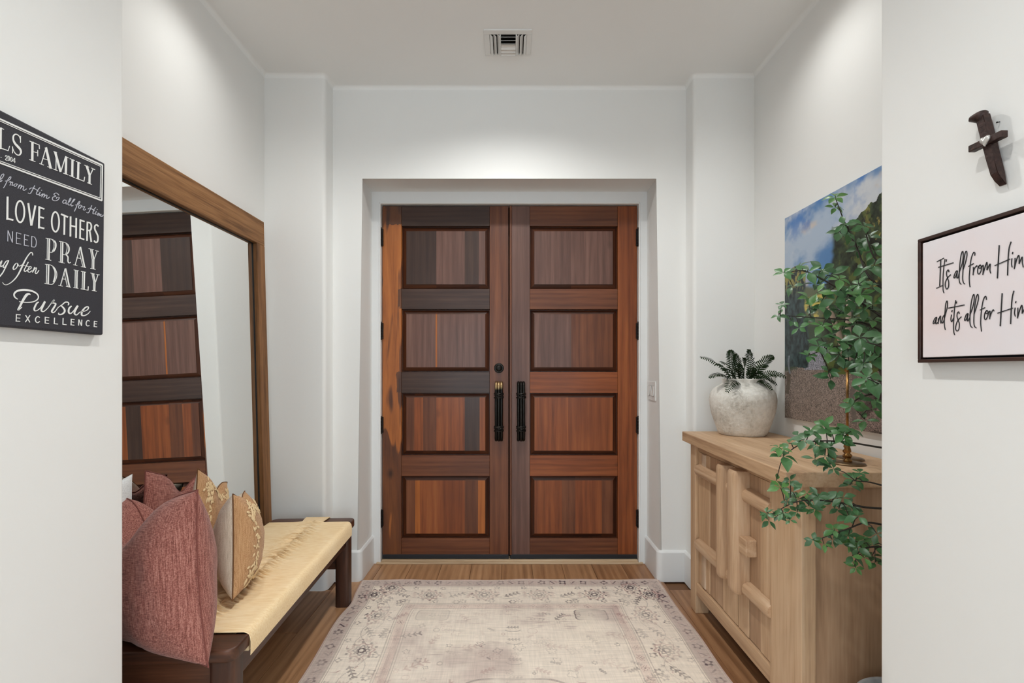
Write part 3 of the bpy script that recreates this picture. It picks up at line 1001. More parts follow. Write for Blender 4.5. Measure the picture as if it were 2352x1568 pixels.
# corner posts / legs
PWD = 0.072
for (x0, y0, y1) in ((CXF, CYF - PWD, CYF), (CXF, CYN, CYN + 0.20), (CB - PWD, CYF - PWD, CYF), (CB - PWD, CYN, CYN + PWD)):
    zb = 0.0
    if y1 - y0 > 0.1:   # wide near post narrows to a leg
        box('post', x0, x0 + 0.05, y0, y1, 0.10, 0.907, M_C['z'], cab, 0.003, origin=(x0, y0, 0))
        box('leg', x0 + 0.002, x0 + PWD, y0, y0 + PWD, 0, 0.105, M_C['z'], cab, 0.004, origin=(x0, y0, 0))
    else:
        box('post', x0, x0 + PWD, y0, y1, 0, 0.907, M_C['z'], cab, 0.004, origin=(x0, y0, 0))
# framed near side: panel behind a slim top rail and corner edge
box('side_panel', CXF + 0.049, CB - 0.01, CYN + 0.006, CYN + 0.03, 0.10, 0.907, M_CS, cab, 0.001, origin=(CXF, CYN, 0))
box('side_rail', CXF + 0.05, CB - 0.01, CYN + 0.001, CYN + 0.03, 0.10, 0.165, M_CS, cab, 0.002, origin=(CXF, CYN, 0))
box('side_panel', CXF + 0.05, CB - 0.01, CYF - 0.03, CYF - 0.006, 0.10, 0.907, M_CS, cab, 0.001, origin=(CXF, CYF, 0))
box('back_panel', CB - 0.02, CB, CYN + 0.02, CYF - 0.02, 0.10, 0.907, M_CS, cab)
box('carcass_floor', CXF + 0.02, CB - 0.02, CYN + 0.03, CYF - 0.03, 0.12, 0.15, M_CS, cab)
box('bottom_rail', CXF + 0.004, CXF + 0.05, CYN + 0.20 - 0.11, CYF - PWD, 0.10, 0.166, M_C['y'], cab, 0.004, origin=(CXF, 2.0, 0.1))
box('apron_rail', CXF + 0.012, CXF + 0.05, CYN + 0.195, CYF - PWD, 0.868, 0.907, M_C['y'], cab, 0.003, origin=(CXF, 2.0, 0.87))

def half_log(name, p0, p1, w_, d, mat, parent, flat=0.0, org=None):
    """log with a rounded outer face; runs from p0 to p1, w_ across, d deep (towards -x)"""
    p0, p1 = Vector(p0), Vector(p1)
    ax = (p1 - p0).normalized()
    out = Vector((-1, 0, 0)); side = ax.cross(out)
    n = 12
    sec = []
    for k in range(n + 1):
        th = math.pi * k / n
        cx_, cy_ = math.cos(th), math.sin(th)
        if flat:
            pw = 2.0 / (2.0 + flat * 4)
            cx_ = math.copysign(abs(cx_) ** pw, cx_); cy_ = abs(cy_) ** pw
        sec.append((cx_ * w_ / 2, cy_ * d))
    L = (p1 - p0).length
    stations = [(0.0, 0.86), (0.008, 0.96), (0.02, 1.0)] + [(q, 1 + 0.03 * mnoise.noise(Vector((q * 9, p0.z * 7, p0.y * 5)))) for q in np.linspace(0.06, L - 0.06, 8)] + [(L - 0.02, 1.0), (L - 0.008, 0.96), (L, 0.86)]
    v, f = [], []
    m = len(sec)
    for (q, sc_) in stations:
        for (a, b) in sec:
            v.append(p0 + ax * q + side * (a * sc_) + out * (b * sc_))
    for i in range(len(stations) - 1):
        for k in range(m):
            f.append((i * m + k, i * m + (k + 1) % m, (i + 1) * m + (k + 1) % m, (i + 1) * m + k))
    f.append(tuple(range(m))); f.append(tuple(reversed(range((len(stations) - 1) * m, len(stations) * m))))
    o = from_py(name, v, f, mat, parent, origin=org or p0)
    b2 = bmesh.new(); b2.from_mesh(o.data); bmesh.ops.recalc_face_normals(b2, faces=b2.faces); b2.to_mesh(o.data); b2.free()
    return shade_auto(o, 40)

XD = CXF + 0.014          # door boards' face
def cab_door(y0, y1, log_y, log_w, log_d, log_flat, rail_a, rail_b, logz, left):
    dr = box('door', XD + 0.012, XD + 0.03, y0 + 0.002, y1 - 0.002, 0.170, 0.866, M_CS, cab, origin=(XD, y0, 0.17))
    n = 3
    for k in range(n):
        a = y0 + (y1 - y0) * k / n; b = y0 + (y1 - y0) * (k + 1) / n
        box('board', XD + (0.003 if k % 2 else 0), XD + 0.014, a + 0.0012, b - 0.0012, 0.170, 0.866, M_C['z'] if k != 1 else M_CS, dr, 0.0015, 1, origin=(XD, a, 0.17))
    for zc in (0.773, 0.380):
        half_log('log_rail', (XD + 0.004, rail_a, zc), (XD + 0.004, rail_b, zc), 0.062, 0.036, M_CL['y'], dr, 0.1)
    half_log('log_stile', (XD + 0.002, log_y, logz[0]), (XD + 0.002, log_y, logz[1]), log_w, log_d, M_CL['z'], dr, log_flat)
    return dr
d_far = cab_door(2.118, 2.556, 2.200, 0.082, 0.058, 0.1, 2.545, 2.135, (0.354, 0.868), True)
d_near = cab_door(1.834, 2.112, 2.060, 0.092, 0.064, 0.45, 2.06, 1.822, (0.352, 0.872), False)
# pale battens showing at the outer edge of the far door
box('batten', XD - 0.006, XD + 0.01, 2.455, 2.50, 0.175, 0.36, M_CP, d_far, 0.002)
box('batten', XD - 0.006, XD + 0.01, 2.455, 2.50, 0.80, 0.864, M_CP, d_far, 0.002)
# sliding latch block
box('latch_block', XD - 0.042, XD + 0.005, 1.958, 2.03, 0.533, 0.604, M_CL['y'], d_near, 0.005, 2)

# ------------------------------------------------------------------ stone vase with a fern
tv = NT('aged_plaster')
vec, _ = tv.coords(rnd=False)
big = tv.noise(vec, 7, 4, 0.6, 0.6); sm = tv.noise(vec, 60, 5, 0.65); pit = tv.n('ShaderNodeTexVoronoi'); pit.inputs['Scale'].default_value = 55; tv.l(vec, pit.inputs['Vector'])
c = tv.ramp(tv.val('ADD', tv.val('MULTIPLY', big, 0.6), tv.val('MULTIPLY', sm, 0.4)), [(0.33, lin(176, 170, 160)), (0.46, lin(216, 212, 203)), (0.6, lin(236, 233, 226)), (0.72, lin(242, 238, 222))])
tv.l(c, tv.b.inputs['Base Color']); tv.b.inputs['Roughness'].default_value = 0.9
tv.bump(tv.val('ADD', sm, tv.val('MULTIPLY', pit.outputs['Distance'], 0.5)), 0.55, 0.006)
VC = Vector((1.243, 2.555, CZT))
vase = empty('plaster_vase', VC, 'round weathered grey plaster vase on the far end of the cabinet', 'vase')
prof = [(0.108, 0.0), (0.116, 0.004), (0.124, 0.02), (0.137, 0.06), (0.151, 0.105), (0.161, 0.15), (0.165, 0.185), (0.161, 0.215), (0.148, 0.24),
        (0.128, 0.256), (0.112, 0.264), (0.103, 0.270), (0.098, 0.280), (0.100, 0.292), (0.099, 0.297), (0.092, 0.297), (0.086, 0.290), (0.084, 0.26), (0.10, 0.22)]
lathe('body', prof, VC, tv.m, vase, 48, True, 0.004)
M_SOIL = plain('dark_moss', lin(38, 40, 28), 0.95, noise_amt=0.4, nscale=80)
lathe('moss_fill', [(0.0, 0.268), (0.05, 0.276), (0.0845, 0.266)], VC, M_SOIL, vase, 20)

M_FERN = plain('fern_green', lin(34, 48, 27), 0.85, spec=0.1, noise_amt=0.35, nscale=14)
fern = empty('artificial_fern', VC + Vector((0, 0, 0.27)), 'dark green fern growing out of the grey plaster vase', 'plant')
def frond(tip, base, bend, width, seed):
    r = random.Random(seed)
    base, tip = Vector(base), Vector(tip)
    mid = (base + tip) / 2 + Vector(bend)
    n = 19
    pts = [(1 - t) ** 2 * base + 2 * t * (1 - t) * mid + t * t * tip for t in [k / n for k in range(n + 1)]]
    bm = bmesh.new()
    v, f = tube_geo(pts, [0.0022 * (1 - 0.7 * k / n) for k in range(n + 1)], 5)
    vv = [bm.verts.new(q) for q in v]
    for q in f: bm.faces.new([vv[i] for i in q])
    upv = Vector((r.uniform(-.3, .3), -0.6 + r.uniform(-.4, .3), 0.75)).normalized()
    for k in range(3, n):
        t = k / n
        d = (pts[k + 1] - pts[k - 1]).normalized() if k < n else (pts[k] - pts[k - 1]).normalized()
        sd = d.cross(upv)
        if sd.length < 1e-3: continue
        sd.normalize(); nn = sd.cross(d).normalized()
        ln = width * (math.sin(math.pi * min(1, 0.12 + 0.88 * t)) ** 0.7) * r.uniform(.85, 1.1) + 0.003
        for s in (-1, 1):
            ax = (sd * s + d * 0.55 + nn * r.uniform(-.15, .1)).normalized()
            wd = 0.0029 + 0.0008 * r.random()
            a0 = pts[k]; cr = ax.cross(nn).normalized()
            m1 = a0 + ax * ln * 0.4; m2 = a0 + ax * ln * 0.75 - nn * 0.002; e = a0 + ax * ln - nn * 0.006
            q = [bm.verts.new(x) for x in (a0 + cr * wd * .5, a0 - cr * wd * .5, m1 - cr * wd, m1 + cr * wd, m2 - cr * wd * .75, m2 + cr * wd * .75, e)]
            bm.faces.new((q[0], q[1], q[2], q[3])); bm.faces.new((q[3], q[2], q[4], q[5])); bm.faces.new((q[5], q[4], q[6]))
    me = bpy.data.meshes.new('frond'); bm.to_mesh(me); bm.free()
    link('frond', me, M_FERN, fern)
fr = [(1607, 820, 2.50, .05), (1627, 868, 2.50, .05), (1640, 838, 2.62, .06), (1678, 803, 2.58, .03), (1689, 812, 2.48, .03), (1721, 802, 2.55, .03), (1712, 822, 2.45, .03), (1778, 818, 2.5, .05), (1765, 840, 2.62, .05),
      (1808, 868, 2.47, .06), (1776, 897, 2.40, .05), (1669, 902, 2.36, .05), (1655, 832, 2.42, .05), (1745, 828, 2.4, .04), (1786, 885, 2.54, .06), (1700, 835, 2.66, .03), (1735, 846, 2.45, .04), (1690, 846, 2.42, .04), (1660, 850, 2.46, .05), (1755, 862, 2.42, .05)]
for k, (px, py, Y, up) in enumerate(fr):
    tip = at(px, py, Y)
    a = math.atan2(tip.y - VC.y, tip.x - VC.x)
    base = VC + Vector((0.045 * math.cos(a), 0.045 * math.sin(a), 0.268))
    dist = (tip - base).length
    frond(tip, base, (0, 0, up + 0.02), min(0.036, 0.014 + dist * 0.10), k)

# ------------------------------------------------------------------ candlesticks
M_BRASS = plain('antique_brass', (0.30, 0.16, 0.055, 1), 0.28, 1.0, noise_amt=0.45, nscale=30)
M_BRASSD = plain('brass_base_plate', (0.22, 0.15, 0.085, 1), 0.38, 0.9, noise_amt=0.3, nscale=18)
M_TAPER = plain('taupe_wax', lin(176, 158, 142), 0.55)
def candlestick(c, top_z, tilt, lab):
    c = Vector(c)
    o = empty('brass_candlestick', c, lab, 'candlestick', 'tall brass candlesticks on the cabinet')
    lathe('base_plate', [(0.0, 0), (0.053, 0), (0.0555, 0.002), (0.0555, 0.005), (0.051, 0.007), (0.02, 0.008), (0.0, 0.008)], c, M_BRASSD, o, 36)
    lathe('baluster', [(0.012, 0.006), (0.014, 0.010), (0.0135, 0.016), (0.009, 0.019), (0.0105, 0.024), (0.014, 0.029), (0.0135, 0.034), (0.009, 0.038), (0.008, 0.042),
                       (0.0115, 0.047), (0.0095, 0.056), (0.006, 0.068), (0.0045, 0.074), (0.006, 0.078), (0.0035, 0.083)], c, M_BRASS, o, 20)
    hz = top_z - c.z
    lathe('rod', [(0.0033, 0.08), (0.0033, hz - 0.03)], c, M_BRASS, o, 10)
    lathe('candle_cup', [(0.003, hz - 0.034), (0.007, hz - 0.03), (0.0095, hz - 0.026), (0.006, hz - 0.022), (0.010, hz - 0.014), (0.0135, hz - 0.004), (0.0135, hz), (0.0112, hz), (0.0112, hz - 0.012), (0.0, hz - 0.012)], c, M_BRASS, o, 18)
    return o
def taper(c, tilt, h, lab):
    c = Vector(c)
    pts, rd = [], []
    for k in range(9):
        t = k / 8
        pts.append(c + Vector((tilt[0] * t * h + tilt[2] * t * t * h, tilt[1] * t * h, t * h)))
        rd.append(0.0112 - 0.0035 * t)
    pts.append(pts[-1] + Vector((0, 0, 0.006))); rd.append(0.002)
    v, f = tube_geo(pts, rd, 14)
    o = from_py('taper_candle', v, f, M_TAPER, None, True, origin=c)
    wk, wf = tube_geo([pts[-1], pts[-1] + Vector((0.001, 0, 0.012))], 0.0009, 6)
    from_py('wick', wk, wf, M_DARK, o)
    return tag(o, lab, 'candle', 'taupe taper candles')
cA = at(1947, 1067, 1.749); cA.z = CZT
cB = at(1945, 1056, 1.843); cB.z = CZT
candlestick(cA, CZT + 0.372, (0, 0, 0), 'brass candlestick nearer the cabinet end')
candlestick(cB, CZT + 0.368, (0, 0, 0), 'brass candlestick just behind the other one')
taper(cA + Vector((0, 0, 0.362)), (0.0, 0.0, 0.02), 0.235, 'straight taupe taper candle in the nearer brass candlestick')
taper(cB + Vector((0, 0, 0.358)), (-0.19, 0.0, -0.12), 0.235, 'bent taupe taper candle leaning from the rear brass candlestick')

# ------------------------------------------------------------------ landscape print on the right wall
def vnoise(x, y, seed):
    xi = np.floor(x).astype(int); yi = np.floor(y).astype(int); fx = x - xi; fy = y - yi
    fx = fx * fx * (3 - 2 * fx); fy = fy * fy * (3 - 2 * fy)
    def h(a, b):
        n = (a * 374761393 + b * 668265263 + seed * 974711) & 0x7fffffff
        n = ((n ^ (n >> 13)) * 1274126177) & 0x7fffffff
        return ((n ^ (n >> 16)) & 0xffff) / 65535.0
    return (h(xi, yi) * (1 - fx) + h(xi + 1, yi) * fx) * (1 - fy) + (h(xi, yi + 1) * (1 - fx) + h(xi + 1, yi + 1) * fx) * fy
def fbm(x, y, seed, oct=5):
    s, a, t = 0, 0.5, 0
    for o_ in range(oct):
        s = s + a * vnoise(x * 2 ** o_, y * 2 ** o_, seed + o_ * 17); t += a; a *= 0.55
    return s / t
def smooth(a, b, x):
    t = np.clip((x - a) / (b - a), 0, 1)
    return t * t * (3 - 2 * t)
def L3(r, g, b): return np.array(lin(r, g, b)[:3])
def paint_print(nu, nv):
    u, v = np.meshgrid((np.arange(nu) + .5) / nu, (np.arange(nv) + .5) / nv)   # u: 0 at the far (left) edge, v: 0 at bottom
    def mixc(c, m, col): return c * (1 - m[..., None]) + col * m[..., None]
    n1 = fbm(u * 4, v * 7, 1); n2 = fbm(u * 9, v * 12, 2); n3 = fbm(u * 60, v * 80, 3, 3)
    sky = L3(84, 128, 178) * np.ones(u.shape + (3,))
    sky = mixc(sky, smooth(0.40, 0.70, n1 + 0.15 * n2), L3(168, 184, 204))
    sky = mixc(sky, smooth(0.56, 0.78, fbm(u * 3 + 4, v * 6, 9)), L3(200, 204, 210))
    sky = mixc(sky, smooth(0.62, 0.80, fbm(u * 5 + 7, v * 10, 29)) * .7, L3(206, 190, 176))
    sky = mixc(sky, smooth(0.75, 1.0, v) * smooth(.5, .2, n2), L3(64, 118, 184))
    c = sky
    # distant hill and bright lawn
    hill = smooth(0.0, 0.02, 0.60 + 0.03 * np.sin(u * 9) + 0.02 * n2 - v)
    c = mixc(c, hill, L3(96, 104, 78))
    lawn = smooth(0.0, 0.01, 0.575 + 0.01 * n2 - v) * (v > 0.46 + 0.03 * n2) * smooth(.42, .55, fbm(u * 10 + 2, v * 22, 33))
    c = mixc(c, lawn, L3(196, 178, 92))
    c = mixc(c, lawn * smooth(.5, .6, fbm(u * 12, v * 40, 5)), L3(120, 130, 60))
    shade = smooth(0.47, 0.43, v)
    c = mixc(c, shade, L3(58, 72, 54) * 1.0)
    # gravel path
    pathm = smooth(0.31, 0.27, v + 0.09 * (n2 - .5) + 0.10 * np.abs(u - .38))
    gr = n3[..., None] * 1.4 + 0.3
    gr = np.clip(rng.random(u.shape)[..., None] * 1.5 + 0.25 + 0.3 * (n3[..., None] - .5), 0.1, 2)
    c = mixc(c, pathm, L3(132, 118, 110) * gr)
    far = smooth(0.01, -0.01, np.abs(u - (0.30 + 0.25 * (v - 0.2))) - (0.10 - 0.25 * (v - 0.28))) * (v > 0.24) * (v < 0.345)
    c = mixc(c, far, L3(148, 148, 158) * gr * .9)
    # conifer at the left
    edge = 0.21 + 0.05 * (fbm(v * 14, v * 0 + 2, 6) - .5) + 0.10 * smooth(0.62, 0.35, v) * .3
    con = smooth(0.01, -0.01, u - edge) * (v < 0.735 + 0.05 * (n2 - .5)) * (v > 0.24 + .02 * n2)
    tex = np.clip((fbm(u * 50, v * 40, 7, 4) - .5) * 2.2 + .5, 0, 1)
    cc = L3(44, 60, 62)[None, None] * (0.2 + 1.6 * tex[..., None])
    top = smooth(0.58, 0.70, v)
    cc = mixc(cc, top * smooth(.4, .6, tex), L3(150, 142, 76))
    c = mixc(c, con, cc)
    # big tree on the right
    e2 = 0.44 + 0.10 * (fbm(v * 9, v * 0 + 5, 8) - .5) - 0.06 * smooth(0.8, 0.5, v) + 0.12 * smooth(0.90, 0.93, v)
    tree = smooth(-0.02, 0.02, u - e2) * (v < 0.87 + 0.09 * (fbm(u * 8, v * 0, 12) - .5) + 0.04 * np.sin(u * 9))
    tx = np.clip((fbm(u * 40, v * 46, 10, 5) - .5) * 2.4 + .5, 0, 1)
    tc_ = L3(40, 52, 34)[None, None] * (0.15 + 1.6 * tx[..., None])
    tc_ = mixc(tc_, smooth(.52, .68, fbm(u * 20 + 3, v * 26, 13)) * .8, L3(92, 104, 50))
    tc_ = mixc(tc_, smooth(.60, .72, fbm(u * 26 + 8, v * 30, 14)) * smooth(.62, .8, u) * (v > .55), L3(166, 150, 76))
    tree = tree * (v > 0.20 + 0.05 * n2)
    c = mixc(c, tree, tc_)
    # trunks, fence posts and stones low in the picture
    for (u0, w_, v0, v1, col) in ((0.60, .018, 0.02, 0.34, (104, 98, 92)), (0.655, .012, 0.03, 0.32, (74, 68, 62)), (0.035, .02, 0.12, 0.23, (96, 84, 72)), (0.05, .009, .22, .31, (120, 128, 136)), (.80, .03, .0, .30, (40, 38, 34))):
        m = (np.abs(u - u0 - 0.01 * np.sin(v * 40)) < w_) * (v > v0) * (v < v1)
        c = mixc(c, m * .85, L3(*col) * (0.6 + .6 * n3[..., None]))
    dk = smooth(-.02, .04, u - 0.66) * smooth(.24, .18, v)
    c = mixc(c, dk * .75, L3(46, 40, 40) * gr)
    for (u0, v0, a, b) in ((0.80, .05, .10, .045), (.93, .09, .08, .05), (.7, .03, .05, .03)):
        m = smooth(1.05, .95, ((u - u0) / a) ** 2 + ((v - v0) / b) ** 2)
        c = mixc(c, m, L3(128, 112, 106) * gr)
    return np.clip(c, 0, 1)
def color_grid(name, nu, nv, P, colors, mat, parent, origin):
    """grid of vertices P[nv+1,nu+1,3], one colour per face corner from colours[nv,nu]"""
    idx = np.arange((nu + 1) * (nv + 1)).reshape(nv + 1, nu + 1)
    q = np.stack([idx[:-1, :-1], idx[:-1, 1:], idx[1:, 1:], idx[1:, :-1]], -1).reshape(-1, 4)
    me = bpy.data.meshes.new(name)
    co = (P.reshape(-1, 3) - np.array(origin)).astype(np.float32)
    me.vertices.add(len(co)); me.vertices.foreach_set('co', co.ravel())
    me.loops.add(q.size); me.loops.foreach_set('vertex_index', q.ravel().astype(np.int32))
    me.polygons.add(len(q)); me.polygons.foreach_set('loop_start', (np.arange(len(q)) * 4).astype(np.int32))
    me.update(calc_edges=True)
    at_ = me.color_attributes.new('print', 'FLOAT_COLOR', 'CORNER')
    cc = np.ones((len(q), 4, 4), np.float32); cc[:, :, :3] = colors.reshape(-1, 1, 3)
    at_.data.foreach_set('color', cc.ravel())
    me.validate()
    me.materials.append(mat)
    o = bpy.data.objects.new(name, me); COL.objects.link(o)
    if parent: o.parent = parent
    o.location = Vector(origin) - wloc(parent)
    WL[o.name] = Vector(origin)
    return o
tp_ = NT('printed_landscape')
an = tp_.n('ShaderNodeAttribute', attribute_name='print')
tp_.l(an.outputs['Color'], tp_.b.inputs['Base Color'])
tp_.b.inputs['Roughness'].default_value = 0.38
PY0, PY1, PZ0, PZ1, PX = 1.66, 2.482, 1.055, 2.085, 1.428
pic = empty('landscape_picture', (PX + 0.01, (PY0 + PY1) / 2, PZ0), 'unframed landscape picture of a gravel garden path under a cloudy sky', 'picture')
box('panel', PX, PX + 0.0195, PY0, PY1, PZ0, PZ1, plain('picture_panel_edge', (0.55, 0.55, 0.55, 1), 0.5), pic, 0.001, 1)
nu, nv = 300, 380
uu, vv_ = np.meshgrid(np.linspace(0, 1, nu + 1), np.linspace(0, 1, nv + 1))
P = np.stack([np.full(uu.shape, PX - 0.0008), PY1 - uu * (PY1 - PY0), PZ0 + vv_ * (PZ1 - PZ0)], -1)
color_grid('printed_image', nu, nv, P, paint_print(nu, nv), tp_.m, pic, (PX, (PY0 + PY1) / 2, PZ0))

# ------------------------------------------------------------------ planter and tree between the cabinet and the wall end
PC = Vector((1.22, 1.455, 0))
M_POT = plain('pale_grey_ceramic', lin(186, 188, 190), 0.5, noise_amt=0.06, nscale=12)
pot = empty('floor_planter', PC, 'pale grey round planter on the floor beside the cabinet', 'planter')
lathe('body', [(0.10, 0), (0.108, 0.01), (0.122, 0.10), (0.132, 0.20), (0.137, 0.268), (0.138, 0.280), (0.134, 0.284), (0.127, 0.280), (0.124, 0.23), (0.10, 0.15)], PC, M_POT, pot, 40)
lathe('soil', [(0.0, 0.25), (0.08, 0.252), (0.1245, 0.248)], PC, M_SOIL, pot, 24)

tl = NT('leaf_green')
oi = tl.n('ShaderNodeObjectInfo')
vec, _ = tl.coords()
nz = tl.noise(vec, 16, 3)
c = tl.ramp(tl.val('ADD', tl.val('MULTIPLY', oi.outputs['Random'], 0.62), tl.val('MULTIPLY', nz, 0.38)),
            [(0.2, lin(14, 58, 30)), (0.45, lin(26, 84, 38)), (0.65, lin(44, 104, 38)), (0.85, lin(84, 130, 44))])
geo = tl.n('ShaderNodeNewGeometry')
c = tl.mix(tl.val('MULTIPLY', geo.outputs['Backfacing'], 0.4), c, lin(92, 124, 84))
tl.l(c, tl.b.inputs['Base Color'])
tl.b.inputs['Roughness'].default_value = 0.38
tl.b.inputs['Transmission Weight'].default_value = 0.0
M_LEAF = tl.m
M_STEM = plain('branch_bark', lin(40, 34, 26), 0.7)
M_STEMG = plain('leaf_stalk', lin(86, 110, 60), 0.6)

def leaf_mesh(k, nleaf):
    """a palmate leaf: ovate leaflets fanned round one stalk, unit leaflet length, facing +z"""
    r = random.Random(k * 13 + 5)
    bm = bmesh.new()
    for q in range(nleaf):
        a = 2 * math.pi * q / max(nleaf, 4) + r.uniform(-.3, .3)
        ln = r.uniform(0.72, 1.05); wd = ln * r.uniform(.21, .28)
        dr = r.uniform(0.05, 0.55)
        d = Vector((math.cos(a), math.sin(a), 0)); s = Vector((-math.sin(a), math.cos(a), 0))
        tw_ = r.uniform(-.4, .4)
        prof = [(0.0, 0.02), (0.12, 0.10), (0.25, 0.5), (0.42, 0.92), (0.55, 1.0), (0.7, 0.84), (0.85, 0.45), (1.0, 0.0)]
        rows = []
        for (t, wv) in prof:
            c_ = d * (t * ln) + Vector((0, 0, -dr * t * t * ln + 0.12 * t * ln))
            w2 = wv * wd
            up = Vector((0, 0, 1)) * (0.28 * w2)
            sv = s * math.cos(tw_ * t) + Vector((0, 0, math.sin(tw_ * t)))
            if wv == 0: rows.append([bm.verts.new(c_)])
            else: rows.append([bm.verts.new(c_ - sv * w2 + up), bm.verts.new(c_), bm.verts.new(c_ + sv * w2 + up)])
        for i in range(len(rows) - 1):
            A, B = rows[i], rows[i + 1]
            if len(B) == 3:
                bm.faces.new((A[0], A[1], B[1], B[0])); bm.faces.new((A[1], A[2], B[2], B[1]))
            else:
                bm.faces.new((A[0], A[1], B[0])); bm.faces.new((A[1], A[2], B[0]))
    me = bpy.data.meshes.new('leaf_shape')
    bm.to_mesh(me); bm.free()
    for p in me.polygons: p.use_smooth = True
    me.materials.append(M_LEAF)
    return me
LEAVES = [leaf_mesh(k, n) for k, n in enumerate((5, 5, 4, 5, 3, 4, 5, 3))]
tree = empty('artificial_tree', PC + Vector((0, 0, 0.25)), 'leafy artificial tree spilling green branches over the cabinet end', 'tree')
trunk_pts = [PC + Vector((0, 0, 0.23)), PC + Vector((0.01, 0.01, 0.6)), PC + Vector((0.02, 0.0, 0.95)), PC + Vector((0.01, 0.02, 1.3)), PC + Vector((0.0, 0.03, 1.62))]
tube('trunk', [Vector(p) for p in catmull(trunk_pts, 4)], 0.011, M_STEM, tree, 8)
BR = [  # branch way-points in the photograph with their depth, from the trunk outwards
    [(2075, 700, 1.47), (2000, 640, 1.50), (1968, 570, 1.56), (1940, 510, 1.60), (1920, 458, 1.62)],
    [(2085, 640, 1.47), (2015, 600, 1.46), (1990, 540, 1.48), (1985, 500, 1.5)],
    [(2080, 770, 1.47), (1985, 700, 1.52), (1905, 650, 1.58), (1845, 622, 1.62), (1803, 628, 1.62)],
    [(2080, 800, 1.47), (1985, 742, 1.54), (1880, 730, 1.62), (1792, 724, 1.66)],
    [(2080, 850, 1.47), (1990, 800, 1.50), (1920, 795, 1.55), (1860, 815, 1.58)],
    [(2085, 840, 1.44), (2030, 800, 1.34), (1990, 785, 1.33)],
    [(2090, 900, 1.44), (2030, 885, 1.35), (1995, 870, 1.34)],
    [(2080, 930, 1.47), (2010, 905, 1.50), (1960, 925, 1.56), (1985, 962, 1.55)],
    [(2085, 1048, 1.47), (1990, 1022, 1.50), (1900, 1012, 1.53), (1840, 1020, 1.53), (1800, 1046, 1.52)],
    [(2085, 1178, 1.46), (1990, 1165, 1.47), (1900, 1150, 1.48), (1830, 1152, 1.48), (1766, 1184, 1.47)],
    [(2085, 1140, 1.46), (2010, 1110, 1.47), (1965, 1104, 1.48)],
    [(2085, 1230, 1.45), (2000, 1200, 1.44), (1945, 1215, 1.43), (1870, 1242, 1.43)],
    [(2085, 1270, 1.45), (2020, 1255, 1.43), (1975, 1265, 1.42), (1962, 1300, 1.41)],
]
branches = []
for pts in BR:
    P3 = [at(*p) for p in pts]
    z0 = P3[0].z
    k = min(range(len(trunk_pts)), key=lambda i: abs(trunk_pts[i].z - (z0 - 0.12)))
    st = trunk_pts[k].copy(); st.z = max(0.35, min(1.9, z0 - 0.10))
    st.x = PC.x + 0.015; st.y = PC.y + 0.012
    path = [Vector(p) for p in catmull([st] + P3, 5)]
    n = len(path)
    b = tube('branch', path, [0.0046 * (1 - 0.72 * i / (n - 1)) for i in range(n)], M_STEM, tree, 6, origin=path[0])
    branches.append((b, path))
LF = [(1918, 453, 26), (1918, 477, 18), (1940, 516, 26), (1928, 532, 26), (1950, 530, 22), (1964, 554, 22), (1983, 518, 24), (1979, 570, 24), (1996, 545, 24), (2008, 575, 24),
      (1837, 613, 30), (1800, 627, 22), (1821, 657, 18), (1855, 625, 28), (1889, 621, 26), (1908, 633, 28), (1928, 641, 26), (1873, 653, 26),
      (1932, 665, 30), (1944, 684, 30), (1889, 688, 28), (1920, 688, 28), (1857, 684, 24), (1956, 696, 28), (1936, 712, 30), (1900, 708, 28),
      (1788, 724, 18), (1796, 700, 16), (1817, 736, 22), (1835, 752, 18), (1857, 724, 22), (1877, 672, 26), (1972, 653, 26), (1991, 617, 26), (2003, 657, 26), (1976, 676, 28), (2007, 610, 24), (1960, 728, 30), (1983, 708, 28), (2004, 700, 28),
      (1889, 748, 26), (1881, 795, 24), (1900, 807, 28), (1857, 817, 20), (1885, 775, 24), (1915, 745, 26), (2005, 735, 26), (1935, 755, 26),
      (1970, 753, 26), (1975, 775, 34), (1940, 787, 36), (1956, 799, 32), (1983, 807, 40), (2007, 807, 34), (1999, 791, 34), (2018, 790, 26), (1995, 759, 28),
      (1928, 815, 28), (1964, 827, 30), (1983, 834, 28), (1908, 870, 24), (1904, 854, 22), (1950, 838, 26), (2000, 838, 28),
      (1991, 868, 40), (2012, 876, 30), (1964, 921, 26), (1956, 933, 20), (2003, 941, 28), (1987, 965, 24), (1978, 900, 18), (2012, 920, 24),
      (1799, 1047, 34), (1790, 1028, 22), (1812, 1018, 24), (1847, 1009, 28), (1834, 1002, 22), (1863, 993, 24), (1895, 980, 26), (1907, 990, 28), (1936, 996, 32), (1955, 990, 26), (1879, 1021, 24), (1898, 1028, 24), (1927, 1015, 26), (1872, 1053, 24), (1895, 1047, 22), (1904, 1069, 18), (1914, 1076, 18),
      (1965, 1101, 24), (1952, 1114, 24), (1975, 1085, 18), (1783, 1103, 18), (1793, 1120, 24), (1815, 1104, 18), (1821, 1130, 22), (1809, 1152, 16), (1834, 1146, 22), (1853, 1133, 24), (1831, 1175, 20), (1857, 1162, 24), (1872, 1168, 22), (1879, 1139, 22), (1895, 1149, 24), (1911, 1149, 18), (1936, 1143, 24), (1927, 1168, 22), (1949, 1184, 26), (1971, 1186, 22), (1949, 1162, 22),
      (1761, 1178, 16), (1766, 1195, 20), (1786, 1184, 20), (1798, 1178, 18), (1815, 1194, 14), (1917, 1216, 24), (1927, 1232, 24), (1911, 1238, 20), (1868, 1240, 18), (1892, 1248, 18), (1949, 1229, 22), (1962, 1241, 24), (1981, 1248, 24), (2006, 1251, 22), (1958, 1276, 24), (1969, 1257, 24), (2003, 1276, 26), (2010, 1291, 22), (1965, 1303, 18), (2014, 1225, 22), (1985, 1280, 22)]
rr = random.Random(21)
